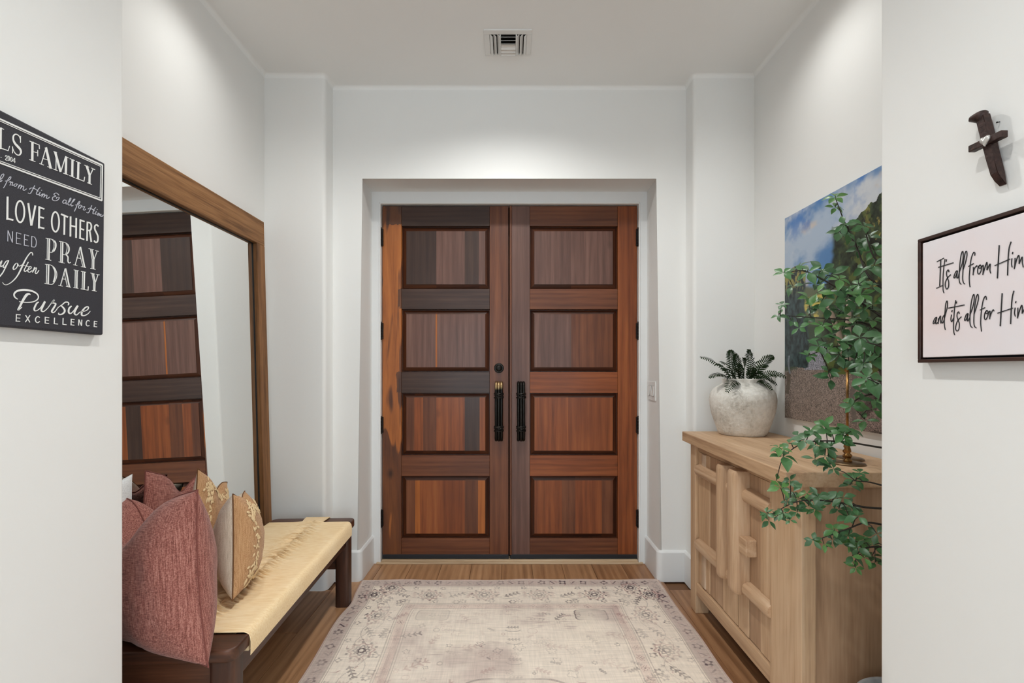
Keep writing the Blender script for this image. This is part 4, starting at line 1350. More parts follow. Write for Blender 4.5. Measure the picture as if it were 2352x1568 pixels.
for k, (px, py, sz) in enumerate(LF):
    # the branch way-point nearest in the picture gives the depth
    best = None
    for bi, pts in enumerate(BR):
        for a, b_ in zip(pts[:-1], pts[1:]):
            A, B = np.array(a[:2], float), np.array(b_[:2], float)
            t = np.clip(np.dot(np.array((px, py)) - A, B - A) / np.dot(B - A, B - A), 0, 1)
            d_ = np.linalg.norm(A + (B - A) * t - np.array((px, py)))
            if best is None or d_ < best[0]: best = (d_, bi, a[2] + (b_[2] - a[2]) * t, t)
    Y = best[2] + rr.uniform(-0.05, 0.05)
    if py > 985: Y = min(Y, 1.54)
    pos = at(px, py, Y)
    if pos.x > 0.955 and pos.y < 1.36 and px < 2005: pos = at(px, py, 1.37)
    if pos.x > XSR - 0.03 and pos.y < YE + 0.06: pos = at(px, py, 1.39)
    ob, path = branches[best[1]]
    lf = bpy.data.objects.new('leaf', LEAVES[k % len(LEAVES)])
    COL.objects.link(lf)
    lf.parent = ob
    lf.location = pos - wloc(ob)
    size = sz * 1.38 * Y / F
    to_cam = (Vector((0, 0, CZ + 0.25)) - pos).normalized()
    nrm = (to_cam * 0.75 + Vector((rr.uniform(-.6, .6), rr.uniform(-.4, .4), 0.55 + rr.uniform(-.3, .4)))).normalized()
    q = nrm.to_track_quat('Z', 'Y')
    lf.rotation_euler = (q.to_matrix() @ Matrix.Rotation(rr.random() * 6.28, 3, 'Z')).to_euler()
    lf.scale = (size, size, size)
    # stalk from the branch to the leaf, drawn as part of the branch
    near = min(path, key=lambda p: (p - pos).length)
    v, f = tube_geo([near, (near + pos) / 2 + Vector((0, 0, 0.008)), pos], [0.0017, 0.0014, 0.0011], 5)
    me = ob.data
    bm = bmesh.new(); bm.from_mesh(me)
    vv = [bm.verts.new(q_ - wloc(ob)) for q_ in v]
    for q_ in f: bm.faces.new([vv[i] for i in q_])
    bm.to_mesh(me); bm.free()

# ------------------------------------------------------------------ lettering: ribbons lying on a sign's face
class Ink:
    def __init__(self, X):
        self.X = X; self.v = []; self.f = []; self.z = (0, 0, 1); self.k = 0; self.lift = []
    def view(self, ox, oy, sc):
        self.z = (ox, oy, sc)
    def put(self, x, y):
        px = self.z[0] + x / self.z[2]; py = self.z[1] + y / self.z[2]
        s = (px - CX) / self.X
        return (self.X, F / s, CZ + (CY - py) / s)
    def S(self, pts, w, curve=True):
        self.k += 1
        P = [np.array(p, float) for p in pts]
        n0 = len(P)
        ws = list(w) if isinstance(w, (list, tuple)) else [w] * n0
        if curve and n0 > 2:
            Q = catmull([np.array([p[0], p[1], ws[i]]) for i, p in enumerate(P)], 5)
            P = [q[:2] for q in Q]; ws = [max(4, q[2]) for q in Q]
        b = len(self.v)
        for i, p in enumerate(P):
            d = P[min(i + 1, len(P) - 1)] - P[max(i - 1, 0)]
            L = np.linalg.norm(d)
            d = d / L if L > 1e-6 else np.array([1.0, 0])
            n = np.array([-d[1], d[0]]) * ws[i] / 2
            e = 0
            self.v.append(self.put(*(p + n))); self.v.append(self.put(*(p - n))); self.lift += [self.k, self.k]
        for i in range(len(P) - 1):
            self.f.append((b + 2 * i, b + 2 * i + 1, b + 2 * i + 3, b + 2 * i + 2))
    def O(self, cx, cy, rx, ry, w, skew=0.0, n=28):
        self.k += 1
        b = len(self.v)
        for k in range(n):
            th = 2 * math.pi * k / n
            for q in (1, -1):
                x = (rx + q * w / 2 * (0.9)) * math.cos(th); y = (ry + q * w / 2) * math.sin(th)
                self.v.append(self.put(cx + x, cy + y + skew * x)); self.lift.append(self.k)
        for k in range(n):
            j = (k + 1) % n
            self.f.append((b + 2 * k, b + 2 * k + 1, b + 2 * j + 1, b + 2 * j))
    def done(self, name, mat, parent, thick=0.0006):
        sg = -1 if self.X > 0 else 1          # towards the room
        n = len(self.v)
        # give the ink a hair of thickness; stack strokes in tiny steps so they never share a plane
        v = []
        for (x, y, z), q in zip(self.v, self.lift): v.append((x + sg * (thick + 9e-6 * q), y, z))
        for (x, y, z) in self.v: v.append((x, y, z))
        f = list(self.f) + [tuple(reversed([i + n for i in q])) for q in self.f]
        edges = {}
        for q in self.f:
            for a, b in zip(q, q[1:] + q[:1]):
                edges[(min(a, b), max(a, b))] = edges.get((min(a, b), max(a, b)), 0) + 1
        for (a, b), c in edges.items():
            if c == 1: f.append((a, b, b + n, a + n))
        o = from_py(name, v, f, mat, parent)
        self.v, self.f, self.lift, self.k = [], [], [], 0
        return o

# ------------------------------------------------------------------ black family sign
tb = NT('black_canvas')
vec, _ = tb.coords(rnd=False)
g = tb.noise(vec, 900, 2, 0.6)
tb.l(tb.ramp(g, [(0.35, lin(30, 30, 36)), (0.65, lin(58, 57, 64))]), tb.b.inputs['Base Color'])
tb.b.inputs['Roughness'].default_value = 0.8
tb.bump(g, 0.35, 0.0008)
M_PRINT = plain('white_print', (0.80, 0.80, 0.78, 1), 0.7)
M_PRINTG = plain('pale_grey_print', (0.52, 0.52, 0.58, 1), 0.7)
SX = -1.020
sgn = empty('canvas_wall_sign', (SX, 0.9, 1.39), 'black canvas family sign with white lettering on the left wall', 'wall sign')
bm = bmesh.new()
add_box(bm, XSL + 0.0005, SX, 0.60, 1.206, 1.388, 1.822, 0.004, 2)
for v_ in bm.verts:      # hangs a touch out of true
    v_.co.y += (v_.co.z - 1.6) * 0.012
from_bm('canvas', bm, tb.m, sgn)
k = Ink(SX + 0.0004)
ln_px = lambda a, b, w_: k.S([a, b], w_, False)
k.view(0, 0, 1)
ln_px((-600, 2.4), (235.0, 379.6), 3.6); ln_px((235.0, 379.2), (233.6, 461.2), 2.6); ln_px((233.7, 460.6), (-600, 152.5), 3.4); ln_px((-600, 1), (-600, 154), 6)
ln_px((-590, 12.5), (231.6, 382.4), 1.5); ln_px((231.4, 382), (229.6, 454.8), 1.3); ln_px((229.7, 454.7), (-590, 151), 1.5)
k.done('border_lines', M_PRINT, sgn)
k.view(0, 250, 9.224)
S = lambda p, w_: k.S(p, w_)
Ls = lambda a, b, w_: k.S([a, b], w_, False)
Ls((10, 395), (5, 850), 46); Ls((-70, 372), (80, 435), 14); Ls((-60, 808), (172, 886), 18); Ls((168, 890), (200, 785), 12)
S([(428, 650), (395, 570), (330, 537), (283, 570), (277, 650), (312, 730), (370, 795), (428, 865), (438, 930), (400, 980), (340, 962), (292, 900), (264, 830)], [12, 18, 24, 30, 34, 40, 46, 40, 34, 24, 18, 14, 12])
Ls((430, 575), (430, 720), 14); Ls((263, 795), (262, 940), 14)
Ls((683, 695), (680, 1095), 46); Ls((622, 680), (832, 768), 15); Ls((826, 762), (831, 850), 14); Ls((700, 905), (797, 932), 13); Ls((795, 870), (795, 1005), 14); Ls((618, 1072), (746, 1117), 14)
Ls((972, 825), (868, 1172), 16); Ls((968, 815), (1070, 1262), 46); Ls((905, 1050), (1020, 1085), 14); Ls((830, 1155), (922, 1190), 14); Ls((1000, 1220), (1106, 1266), 14)
Ls((1186, 930), (1180, 1292), 16); Ls((1162, 910), (1280, 1332), 44); Ls((1282, 1335), (1385, 1012), 16); Ls((1396, 1015), (1390, 1382), 42); Ls((1133, 900), (1200, 930), 14); Ls((1380, 1005), (1448, 1040), 14); Ls((1130, 1275), (1218, 1312), 14); Ls((1338, 1360), (1442, 1402), 14)
Ls((1531, 1070), (1525, 1432), 42); Ls((1475, 1052), (1577, 1096), 14); Ls((1468, 1412), (1577, 1456), 14)
Ls((1657, 1125), (1648, 1490), 40); Ls((1604, 1110), (1707, 1155), 14); Ls((1600, 1466), (1772, 1532), 16); Ls((1774, 1535), (1790, 1440), 12)
Ls((1830, 1205), (1896, 1412), 40); Ls((1966, 1275), (1894, 1425), 16); Ls((1893, 1398), (1890, 1582), 40); Ls((1783, 1190), (1882, 1236), 14); Ls((1928, 1250), (2010, 1290), 14); Ls((1846, 1562), (1940, 1602), 14)
S([(106, 1012), (118, 985), (142, 992), (138, 1032), (106, 1078)], 9); Ls((104, 1078), (152, 1096), 9)
k.O(180, 1048, 17, 50, 9, .3); k.O(234, 1070, 17, 50, 9, .3); Ls((304, 1145), (306, 1040), 9); Ls((306, 1042), (262, 1104), 8); Ls((262, 1102), (320, 1124), 8); Ls((12, 1025), (24, 1032), 12)
k.done('family_lettering', M_PRINT, sgn)
k.view(0, 380, 8.712)
for p in ([(-25, 305), (35, 255), (74, 190), (58, 168), (20, 205), (-5, 290), (10, 322), (42, 292)],
          [(65, 450), (105, 385), (145, 300), (185, 238), (214, 226), (205, 265), (165, 300), (98, 312)],
          [(170, 335), (215, 325), (195, 400)], [(205, 350), (245, 330), (250, 350), (235, 395), (270, 390)],
          [(322, 365), (285, 375), (280, 410), (310, 415), (335, 385), (322, 365), (352, 378)],
          [(385, 385), (355, 460)], [(362, 440), (400, 395), (425, 402), (400, 470)], [(408, 455), (445, 412), (470, 427), (455, 482), (485, 495), (528, 465)],
          [(556, 548), (600, 560), (640, 500), (692, 398)], [(588, 480), (600, 458), (640, 450), (700, 470), (764, 515)], [(800, 438), (760, 480), (725, 560), (750, 582), (792, 560)],
          [(800, 530), (780, 590), (800, 606), (838, 575)], [(826, 490), (832, 500)],
          [(850, 560), (830, 630)], [(838, 612), (870, 570), (890, 582), (870, 640)], [(878, 625), (915, 590), (937, 602), (925, 650), (955, 656), (992, 628)],
          [(1178, 595), (1130, 552), (1085, 562), (1080, 590), (1115, 612), (1058, 632), (1046, 680), (1090, 705), (1150, 690), (1182, 640), (1132, 638), (1125, 662)],
          [(1322, 698), (1280, 690), (1250, 730), (1270, 757), (1310, 740), (1332, 700), (1316, 765), (1345, 770)],
          [(1345, 770), (1400, 700), (1415, 655), (1395, 665), (1360, 750), (1365, 790), (1395, 790)], [(1395, 790), (1460, 720), (1495, 675), (1470, 682), (1420, 770), (1425, 810), (1462, 798)],
          [(1483, 918), (1520, 840), (1550, 760), (1587, 715), (1590, 740), (1560, 780), (1503, 790)], [(1602, 790), (1570, 810), (1570, 850), (1600, 852), (1622, 815), (1602, 790), (1642, 812)],
          [(1640, 832), (1690, 822), (1662, 880), (1690, 892), (1712, 868)],
          [(1728, 938), (1765, 945), (1800, 880), (1832, 798)], [(1758, 872), (1790, 850), (1850, 880), (1892, 908)], [(1912, 838), (1870, 890), (1855, 960), (1885, 966)],
          [(1926, 915), (1902, 970), (1932, 976)], [(1938, 876), (1944, 886)],
          [(1962, 945), (1945, 1002)], [(1950, 985), (1982, 958), (1975, 1010)], [(1985, 995), (2017, 973), (2010, 1015), (2040, 1017), (2064, 988)]):
    k.S(p, 13)
k.done('script_lettering', M_PRINTG, sgn)
Ls((148, 620), (143, 1085), 36); Ls((125, 1058), (262, 1092), 32)
k.O(398, 922, 86, 214, 34, .06)
Ls((562, 752), (622, 1202), 34); Ls((704, 800), (625, 1200), 34)
Ls((783, 815), (775, 1258), 34); Ls((768, 834), (884, 868), 30); Ls((785, 1028), (874, 1052), 30); Ls((762, 1228), (882, 1260), 30)
k.O(1105, 1127, 74, 198, 32, .06)
Ls((1218, 972), (1357, 1032), 32); Ls((1288, 998), (1282, 1386), 32)
Ls((1408, 1018), (1405, 1420), 30); Ls((1522, 1050), (1518, 1448), 30); Ls((1408, 1202), (1520, 1228), 30)
Ls((1604, 1075), (1597, 1468), 29); Ls((1590, 1088), (1687, 1122), 28); Ls((1604, 1262), (1677, 1288), 28); Ls((1584, 1448), (1682, 1480), 28)
Ls((1745, 1122), (1738, 1508), 28); S([(1745, 1136), (1800, 1152), (1824, 1210), (1808, 1288), (1750, 1302)], 27); Ls((1790, 1305), (1823, 1528), 28)
S([(1966, 1218), (1930, 1187), (1895, 1212), (1896, 1280), (1930, 1352), (1955, 1420), (1950, 1508), (1915, 1540), (1878, 1502)], 27)
k.done('block_lettering', M_PRINT, sgn)
k.view(0, 510, 8.712)
for a, b in (((155, 165), (152, 385)), ((158, 168), (243, 408)), ((248, 185), (244, 410)), ((327, 203), (322, 432)), ((320, 206), (420, 239)), ((325, 314), (402, 333)), ((318, 424), (418, 442)),
             ((486, 243), (482, 467)), ((478, 246), (577, 276)), ((484, 344), (552, 361)), ((476, 460), (574, 479)), ((631, 280), (626, 497))):
    Ls(a, b, 12)
S([(628, 284), (690, 305), (722, 380), (715, 460), (690, 498), (626, 492)], 12)
k.done('thin_lettering', M_PRINTG, sgn)
Ls((945, 330), (940, 742), 10); Ls((985, 335), (975, 757), 26); S([(912, 320), (1010, 336), (1080, 370), (1115, 440)], 11); S([(1085, 375), (1112, 430), (1108, 510), (1070, 582)], 26); S([(1040, 350), (1075, 410), (1075, 510), (1040, 592)], 9); S([(985, 596), (1030, 606), (1072, 584)], 11); Ls((903, 740), (1020, 766), 11)
Ls((1213, 400), (1205, 802), 10); Ls((1250, 405), (1240, 817), 26); S([(1183, 384), (1290, 405), (1350, 445), (1376, 510)], 11); S([(1350, 445), (1376, 510), (1370, 590), (1325, 647)], 24); S([(1315, 425), (1340, 490), (1330, 580), (1310, 640)], 9); S([(1255, 647), (1300, 652), (1330, 640)], 10); S([(1320, 655), (1355, 700), (1355, 780), (1380, 818), (1412, 800)], [22, 24, 22, 18, 10]); Ls((1170, 794), (1287, 820), 11)
Ls((1600, 495), (1500, 858), 13); Ls((1605, 495), (1690, 906), 26); Ls((1575, 570), (1655, 892), 9); Ls((1528, 714), (1612, 726), 11); Ls((1463, 851), (1542, 869), 11); Ls((1618, 889), (1717, 909), 11)
Ls((1805, 545), (1840, 742), 10); Ls((1835, 555), (1871, 742), 24); Ls((1942, 575), (1880, 742), 11); Ls((1842, 738), (1838, 926), 10); Ls((1872, 730), (1868, 940), 24); Ls((1768, 529), (1872, 553), 11); Ls((1903, 569), (1972, 583), 11); Ls((1803, 924), (1907, 946), 11)
Ls((930, 850), (922, 1226), 10); Ls((968, 855), (958, 1237), 26); S([(898, 841), (1000, 855), (1080, 910), (1125, 1000), (1130, 1080), (1100, 1170), (1050, 1238), (1000, 1245), (888, 1224)], 11); S([(1060, 900), (1095, 980), (1095, 1090), (1065, 1202)], 22)
Ls((1300, 925), (1205, 1272), 13); Ls((1305, 925), (1386, 1302), 26); Ls((1275, 1000), (1345, 1292), 9); Ls((1238, 1134), (1312, 1143), 11); Ls((1168, 1264), (1247, 1281), 11); Ls((1318, 1284), (1412, 1304), 11)
Ls((1502, 965), (1495, 1312), 10); Ls((1537, 970), (1530, 1322), 24); Ls((1473, 954), (1567, 973), 11); Ls((1463, 1309), (1562, 1326), 11)
Ls((1650, 990), (1640, 1337), 10); Ls((1685, 995), (1675, 1347), 24); Ls((1618, 984), (1714, 1001), 11); Ls((1613, 1334), (1757, 1363), 12); Ls((1756, 1367), (1762, 1285), 11)
Ls((1835, 1025), (1868, 1202), 10); Ls((1862, 1030), (1896, 1202), 22); Ls((1957, 1050), (1905, 1202), 11); Ls((1868, 1198), (1862, 1372), 10); Ls((1895, 1190), (1888, 1377), 22); Ls((1806, 1017), (1892, 1039), 11); Ls((1923, 1044), (1987, 1056), 11); Ls((1838, 1367), (1927, 1383), 11)
k.done('inline_lettering', M_PRINT, sgn)
S([(-30, 880), (10, 800), (35, 775), (10, 860), (15, 892), (52, 868)], 16)
S([(170, 772), (120, 782), (70, 860), (62, 908), (100, 890), (150, 810), (173, 764)], 16); S([(170, 770), (110, 900), (50, 1012), (-12, 1092)], 20)
S([(350, 820), (310, 830), (265, 900), (267, 945), (310, 930), (345, 880), (350, 830), (380, 880), (432, 858)], [12, 14, 22, 20, 14, 16, 12, 12, 10])
S([(650, 665), (645, 622), (610, 610), (550, 680), (480, 800), (420, 930), (340, 1080), (240, 1190), (140, 1250), (80, 1245), (45, 1202)], [14, 16, 16, 20, 26, 28, 22, 16, 12, 10, 8])
S([(562, 798), (510, 900), (480, 960), (500, 987), (547, 958)], 16); Ls((418, 854), (577, 891), 9)
S([(560, 950), (610, 930), (620, 897), (590, 890), (560, 940), (555, 985), (590, 1002), (642, 968)], 15)
Ls((690, 900), (645, 1008), 16); S([(655, 985), (700, 925), (726, 916), (720, 950), (700, 1010), (730, 1026), (777, 962)], 15)
k.done('often_lettering', M_PRINT, sgn)
k.view(0, 640, 9.408)
S([(378, 442), (320, 400), (300, 340), (340, 280), (430, 247), (560, 242), (700, 270), (800, 330), (826, 400), (790, 460), (700, 500), (560, 510), (412, 494)], [16, 24, 30, 36, 42, 44, 36, 26, 22, 22, 20, 18, 14])
S([(652, 345), (620, 325), (570, 350), (520, 420), (470, 510), (420, 610), (388, 668), (412, 664), (472, 612)], [14, 36, 54, 50, 44, 40, 34, 20, 10])
S([(832, 503), (790, 530), (740, 630), (745, 685), (790, 687), (860, 640), (920, 560), (967, 488)], [24, 30, 36, 30, 18, 16, 24, 34]); S([(970, 495), (920, 600), (890, 670), (905, 705), (950, 702), (1032, 630)], [32, 36, 34, 26, 18, 14])
S([(1030, 630), (1120, 510), (1167, 458), (1150, 490), (1110, 520), (1200, 540), (1150, 640), (1115, 700), (1140, 732), (1190, 702), (1252, 620)], [14, 18, 26, 22, 20, 30, 36, 34, 24, 16, 14])
S([(1250, 620), (1340, 560), (1400, 510), (1460, 507), (1482, 540), (1465, 572)], [14, 18, 24, 24, 24, 18]); S([(1320, 580), (1382, 650), (1392, 710), (1340, 762), (1270, 770), (1265, 735)], [24, 36, 36, 28, 22, 14])
S([(1542, 588), (1490, 640), (1480, 720), (1520, 752), (1590, 690), (1662, 588)], [26, 32, 34, 22, 16, 28]); S([(1680, 580), (1620, 690), (1605, 750), (1650, 782), (1722, 720)], [34, 36, 32, 20, 14])
S([(1720, 720), (1850, 690), (1905, 640), (1890, 602), (1830, 630), (1770, 710), (1762, 780), (1810, 797), (1890, 762), (1948, 698)], [14, 16, 22, 24, 26, 36, 32, 24, 16, 10])
k.done('pursue_lettering', M_PRINT, sgn)
for a, b in (((350, 762), (345, 924)), ((342, 772), (440, 779)), ((345, 845), (432, 851)), ((336, 912), (432, 920)), ((550, 788), (642, 942)), ((646, 788), (544, 937)),
             ((975, 822), (972, 964)), ((968, 829), (1057, 841)), ((972, 890), (1047, 898)), ((965, 955), (1052, 966)), ((1175, 838), (1168, 980)), ((1160, 970), (1247, 979)),
             ((1360, 848), (1355, 992)), ((1348, 982), (1432, 993)), ((1535, 866), (1530, 1004)), ((1530, 872), (1607, 882)), ((1533, 930), (1597, 938)), ((1525, 995), (1602, 1004)),
             ((1700, 878), (1693, 1010)), ((1701, 882), (1758, 1017)), ((1765, 884), (1758, 1017)), ((2035, 912), (2030, 1038)), ((2030, 918), (2097, 926)), ((2032, 970), (2087, 977)), ((2025, 1031), (2092, 1039))):
    Ls(a, b, 17)
S([(852, 837), (810, 815), (770, 850), (762, 900), (785, 940), (820, 946), (852, 920)], 17)
S([(1930, 917), (1895, 900), (1865, 930), (1858, 985), (1885, 1020), (1927, 1010)], 16)
k.done('excellence_lettering', M_PRINT, sgn)

# ------------------------------------------------------------------ framed quote sign on the right wall
QX = 0.976
fs = empty('framed_quote_sign', (QX, 0.9, 1.32), 'white quote sign in a thin dark floating frame on the right wall', 'wall sign')
M_FRAME = wood('sign_frame_wood', [lin(30, 14, 10), lin(52, 28, 20), lin(70, 42, 32)], 'y', 22, 0.5, 0.05)
qy0, qy1, qz0, qz1 = 0.66, 1.1455, 1.318, 1.612
fw = 0.0075
box('frame_bar', QX, XSR - 0.0005, qy0, qy1, qz1 - fw, qz1, M_FRAME, fs, 0.001, 1)
box('frame_bar', QX, XSR - 0.0005, qy0, qy1, qz0, qz0 + fw, M_FRAME, fs, 0.001, 1)
box('frame_bar', QX, XSR - 0.0005, qy1 - fw, qy1, qz0 + fw, qz1 - fw, M_FRAME, fs, 0.001, 1)
box('frame_bar', QX, XSR - 0.0005, qy0, qy0 + fw, qz0 + fw, qz1 - fw, M_FRAME, fs, 0.001, 1)
box('frame_back', XSR - 0.007, XSR - 0.0006, qy0 + fw, qy1 - fw, qz0 + fw, qz1 - fw, M_DARK, fs)
tq = NT('pale_blush_canvas')
vec, _ = tq.coords(rnd=False)
tq.l(tq.ramp(tq.noise(vec, 4, 3, 0.5), [(0.35, lin(226, 222, 226)), (0.65, lin(228, 214, 214))]), tq.b.inputs['Base Color'])
tq.b.inputs['Roughness'].default_value = 0.8
gp = 0.0045
box('canvas', QX + 0.002, XSR - 0.006, qy0 + fw + gp, qy1 - fw - gp, qz0 + fw + gp, qz1 - fw - gp, tq.m, fs, 0.0015, 2)
M_INK = plain('black_ink', (0.012, 0.012, 0.014, 1), 0.6)
k = Ink(QX + 0.0016)
k.view(2130, 540, 10.455)
Ls((325, 585), (300, 1218), 24); Ls((230, 637), (402, 547), 18); Ls((216, 1276), (377, 1199), 18)
S([(428, 570), (400, 760), (380, 1000), (378, 1250), (385, 1340), (405, 1390)], 18); Ls((263, 772), (630, 659), 22); Ls((466, 578), (452, 642), 18)
for p in ([(520, 885), (515, 840), (495, 835), (468, 880), (465, 950), (485, 1020), (515, 1120), (510, 1240), (470, 1295), (435, 1230), (440, 1120), (490, 1020), (567, 943)],
          [(725, 850), (690, 870), (650, 960), (640, 1022), (670, 1012), (710, 920), (726, 850), (710, 1000), (720, 1030), (745, 1000), (775, 870)],
          [(775, 870), (840, 680), (865, 480), (850, 385), (815, 470), (785, 680), (770, 900), (765, 1050), (785, 1150), (822, 1178)],
          [(860, 830), (920, 650), (955, 470), (940, 380), (905, 450), (870, 680), (855, 900), (850, 1050), (870, 1140), (907, 1170)],
          [(1140, 492), (1145, 430), (1120, 410), (1080, 480), (1045, 620), (1025, 800), (1010, 1000), (1015, 1150), (1030, 1247)],
          [(1105, 760), (1108, 860), (1100, 962)], [(1105, 900), (1140, 790), (1190, 730), (1196, 762)],
          [(1275, 710), (1230, 760), (1210, 850), (1220, 920), (1250, 930), (1290, 860), (1300, 770), (1275, 710), (1235, 760), (1270, 795), (1347, 713)],
          [(1345, 715), (1345, 850), (1335, 957)], [(1340, 930), (1390, 760), (1430, 650), (1440, 700), (1435, 840)], [(1440, 830), (1480, 740), (1515, 690), (1505, 830), (1525, 917)],
          [(2035, 555), (2025, 680), (2040, 772)], [(2110, 545), (2105, 680), (2090, 812)], [(2095, 790), (2150, 580), (2195, 480), (2210, 540), (2205, 690)], [(2210, 680), (2260, 560), (2285, 525), (2285, 650), (2307, 772)]):
    k.S(p, 19)
Ls((988, 751), (1117, 679), 19); Ls((1730, 240), (1685, 1037), 24); S([(2016, 154), (1970, 300), (1945, 560), (1930, 967)], 22); Ls((1623, 731), (1992, 569), 20); Ls((2056, 402), (2045, 458), 20)
k.done('quote_lettering', M_INK, fs)
k.view(2130, 660, 10.595)
for p in ([(225, 720), (180, 760), (145, 850), (150, 885), (185, 850), (231, 720), (205, 860), (220, 886), (252, 848)], [(270, 750), (265, 887)], [(262, 860), (295, 740), (325, 690), (320, 780), (330, 877)],
          [(420, 665), (380, 720), (355, 830), (370, 866), (405, 810), (440, 660), (490, 470), (485, 325), (450, 400), (430, 620), (415, 800), (420, 930), (440, 1032)],
          [(590, 660), (575, 770), (595, 836), (642, 738)], [(695, 308), (670, 450), (650, 700), (638, 900), (645, 1080), (670, 1157)],
          [(780, 640), (765, 590), (735, 620), (725, 700), (750, 790), (780, 880), (770, 1010), (725, 1060), (690, 1000), (710, 880), (755, 790), (832, 708)],
          [(990, 630), (950, 660), (910, 770), (920, 806), (960, 750), (996, 630), (975, 780), (990, 816), (1032, 738)],
          [(1035, 680), (1110, 470), (1145, 280), (1135, 165), (1095, 250), (1060, 450), (1040, 700), (1040, 850), (1060, 940), (1102, 980)],
          [(1140, 650), (1210, 430), (1245, 280), (1235, 165), (1195, 230), (1160, 430), (1140, 650), (1135, 850), (1155, 950), (1197, 985)],
          [(1440, 302), (1435, 230), (1410, 215), (1370, 290), (1335, 450), (1310, 650), (1300, 850), (1310, 980), (1320, 1072)],
          [(1455, 555), (1410, 610), (1390, 700), (1400, 770), (1430, 776), (1470, 700), (1485, 610), (1455, 555), (1420, 600), (1450, 635), (1532, 568)],
          [(1530, 570), (1526, 670), (1520, 772)], [(1520, 740), (1560, 620), (1605, 540), (1626, 577)],
          [(2140, 490), (2125, 620), (2145, 707)], [(2205, 490), (2205, 620), (2195, 752)], [(2200, 730), (2255, 540), (2300, 430), (2315, 500), (2310, 635)], [(2315, 630), (2360, 540), (2395, 490), (2390, 620), (2410, 702)]):
    k.S(p, 19)
Ls((609, 548), (598, 597), 19); Ls((513, 502), (907, 424), 22); Ls((716, 338), (708, 392), 18); Ls((1283, 551), (1407, 489), 19); Ls((1825, 138), (1778, 942), 24)
S([(2111, 78), (2070, 250), (2045, 550), (2030, 892)], 22); Ls((1710, 626), (2087, 499), 20); Ls((2161, 333), (2150, 382), 20)
k.done('quote_lettering', M_INK, fs)

# ------------------------------------------------------------------ railroad spike cross
M_RUST = plain('rusty_iron', lin(56, 38, 34), 0.5, 0.35, noise_amt=0.5, nscale=140, bump=0.6, bscale=240)
M_PEWTER = plain('pewter_heart', lin(196, 194, 190), 0.4, 0.5, noise_amt=0.12, nscale=40)
cr = empty('spike_cross', (XSR - 0.02, 0.98, 1.72), 'rusty railroad spike cross with a small silver heart on the right wall', 'cross')
tz, bz_ = 1.838, 1.690
def lerp3(a, b, t): return tuple(a[i] + (b[i] - a[i]) * t for i in range(3))
tA = at(2265, 262, 0.992); bA = at(2285, 428, 0.976)
tY, bY, tZ, bZ = 0.994, 0.962, CZ + (CY - 258) * 0.982 / F, CZ + (CY - 428) * 0.968 / F
# shank: square section, tapering to a chisel tip
bm = bmesh.new()
st = [(0.0, 0.0085, 0.0085), (0.25, 0.0080, 0.0080), (0.6, 0.0078, 0.0078), (0.84, 0.0076, 0.0076), (0.93, 0.0074, 0.005), (1.0, 0.0066, 0.0016)]
rings = []
for (t, hy, hx) in st:
    y = tY + (bY - tY) * t; z = tZ + (bZ - tZ) * t
    xb = XSR - 0.0065 - 0.0030 * (1 - t)
    xc = xb - 0.0085
    xo = 0.0085 - hx
    rings.append([bm.verts.new((xc - hx + xo, y - hy, z)), bm.verts.new((xc + 0.0085, y - hy, z)), bm.verts.new((xc + 0.0085, y + hy, z)), bm.verts.new((xc - hx + xo, y + hy, z))])
for a, b in zip(rings[:-1], rings[1:]):
    for i in range(4): bm.faces.new((a[i], a[(i + 1) % 4], b[(i + 1) % 4], b[i]))
bm.faces.new(rings[0]); bm.faces.new(list(reversed(rings[-1])))
bmesh.ops.bevel(bm, geom=[e for e in bm.edges if abs(e.verts[0].co.z - e.verts[1].co.z) > 0.005], offset=0.0012, segments=2, affect='EDGES')
from_bm('spike_shank', bm, M_RUST, cr)
# offset domed head
hv, hf = [], []
n = 20
for (zz, ry, rx, oy, ox) in ((-0.012, .0085, .0085, 0, 0), (-0.006, .0125, .0115, .003, -.002), (-0.001, .0165, .014, .006, -.003), (0.004, .0165, .0135, .006, -.003), (0.0075, .011, .009, .004, -.002), (0.0085, .003, .003, .003, -.002)):
    for q in range(n):
        th = 2 * math.pi * q / n
        hv.append((XSR - 0.0175 + ox + rx * math.cos(th), tY + oy + ry * math.sin(th), tZ + zz - 0.25 * (oy + ry * math.sin(th)) * 0.3))
for i in range(5):
    for q in range(n): hf.append((i * n + q, i * n + (q + 1) % n, (i + 1) * n + (q + 1) % n, (i + 1) * n + q))
hf.append(tuple(range(5 * n, 6 * n)))
from_py('spike_head', hv, hf, M_RUST, cr, True)
zb = 1.766
bm = bmesh.new(); add_box(bm, XSR - 0.031, XSR - 0.0165, 0.944, 1.012, zb - 0.0065, zb + 0.0075, 0.0014, 2)
from_bm('cross_bar', bm, M_RUST, cr)
hv, hf = [], []
hn = 36
hy, hz = 0.9745, 1.767
for layer, (sc_, xo) in enumerate(((1.0, 0.0), (0.96, -0.0028), (0.75, -0.0048), (0.35, -0.0058))):
    for q in range(hn):
        th = 2 * math.pi * q / hn
        a = 16 * math.sin(th) ** 3 / 16; b = (13 * math.cos(th) - 5 * math.cos(2 * th) - 2 * math.cos(3 * th) - math.cos(4 * th)) / 16
        hv.append((XSR - 0.0312 + xo, hy + a * 0.0105 * sc_, hz + b * 0.0115 * sc_))
for i in range(3):
    for q in range(hn): hf.append((i * hn + q, i * hn + (q + 1) % hn, (i + 1) * hn + (q + 1) % hn, (i + 1) * hn + q))
hf.append(tuple(range(3 * hn, 4 * hn))); hf.append(tuple(reversed(range(hn))))
from_py('heart', hv, hf, M_PEWTER, cr, True)
nl = at(2288, 286, 0.975); 
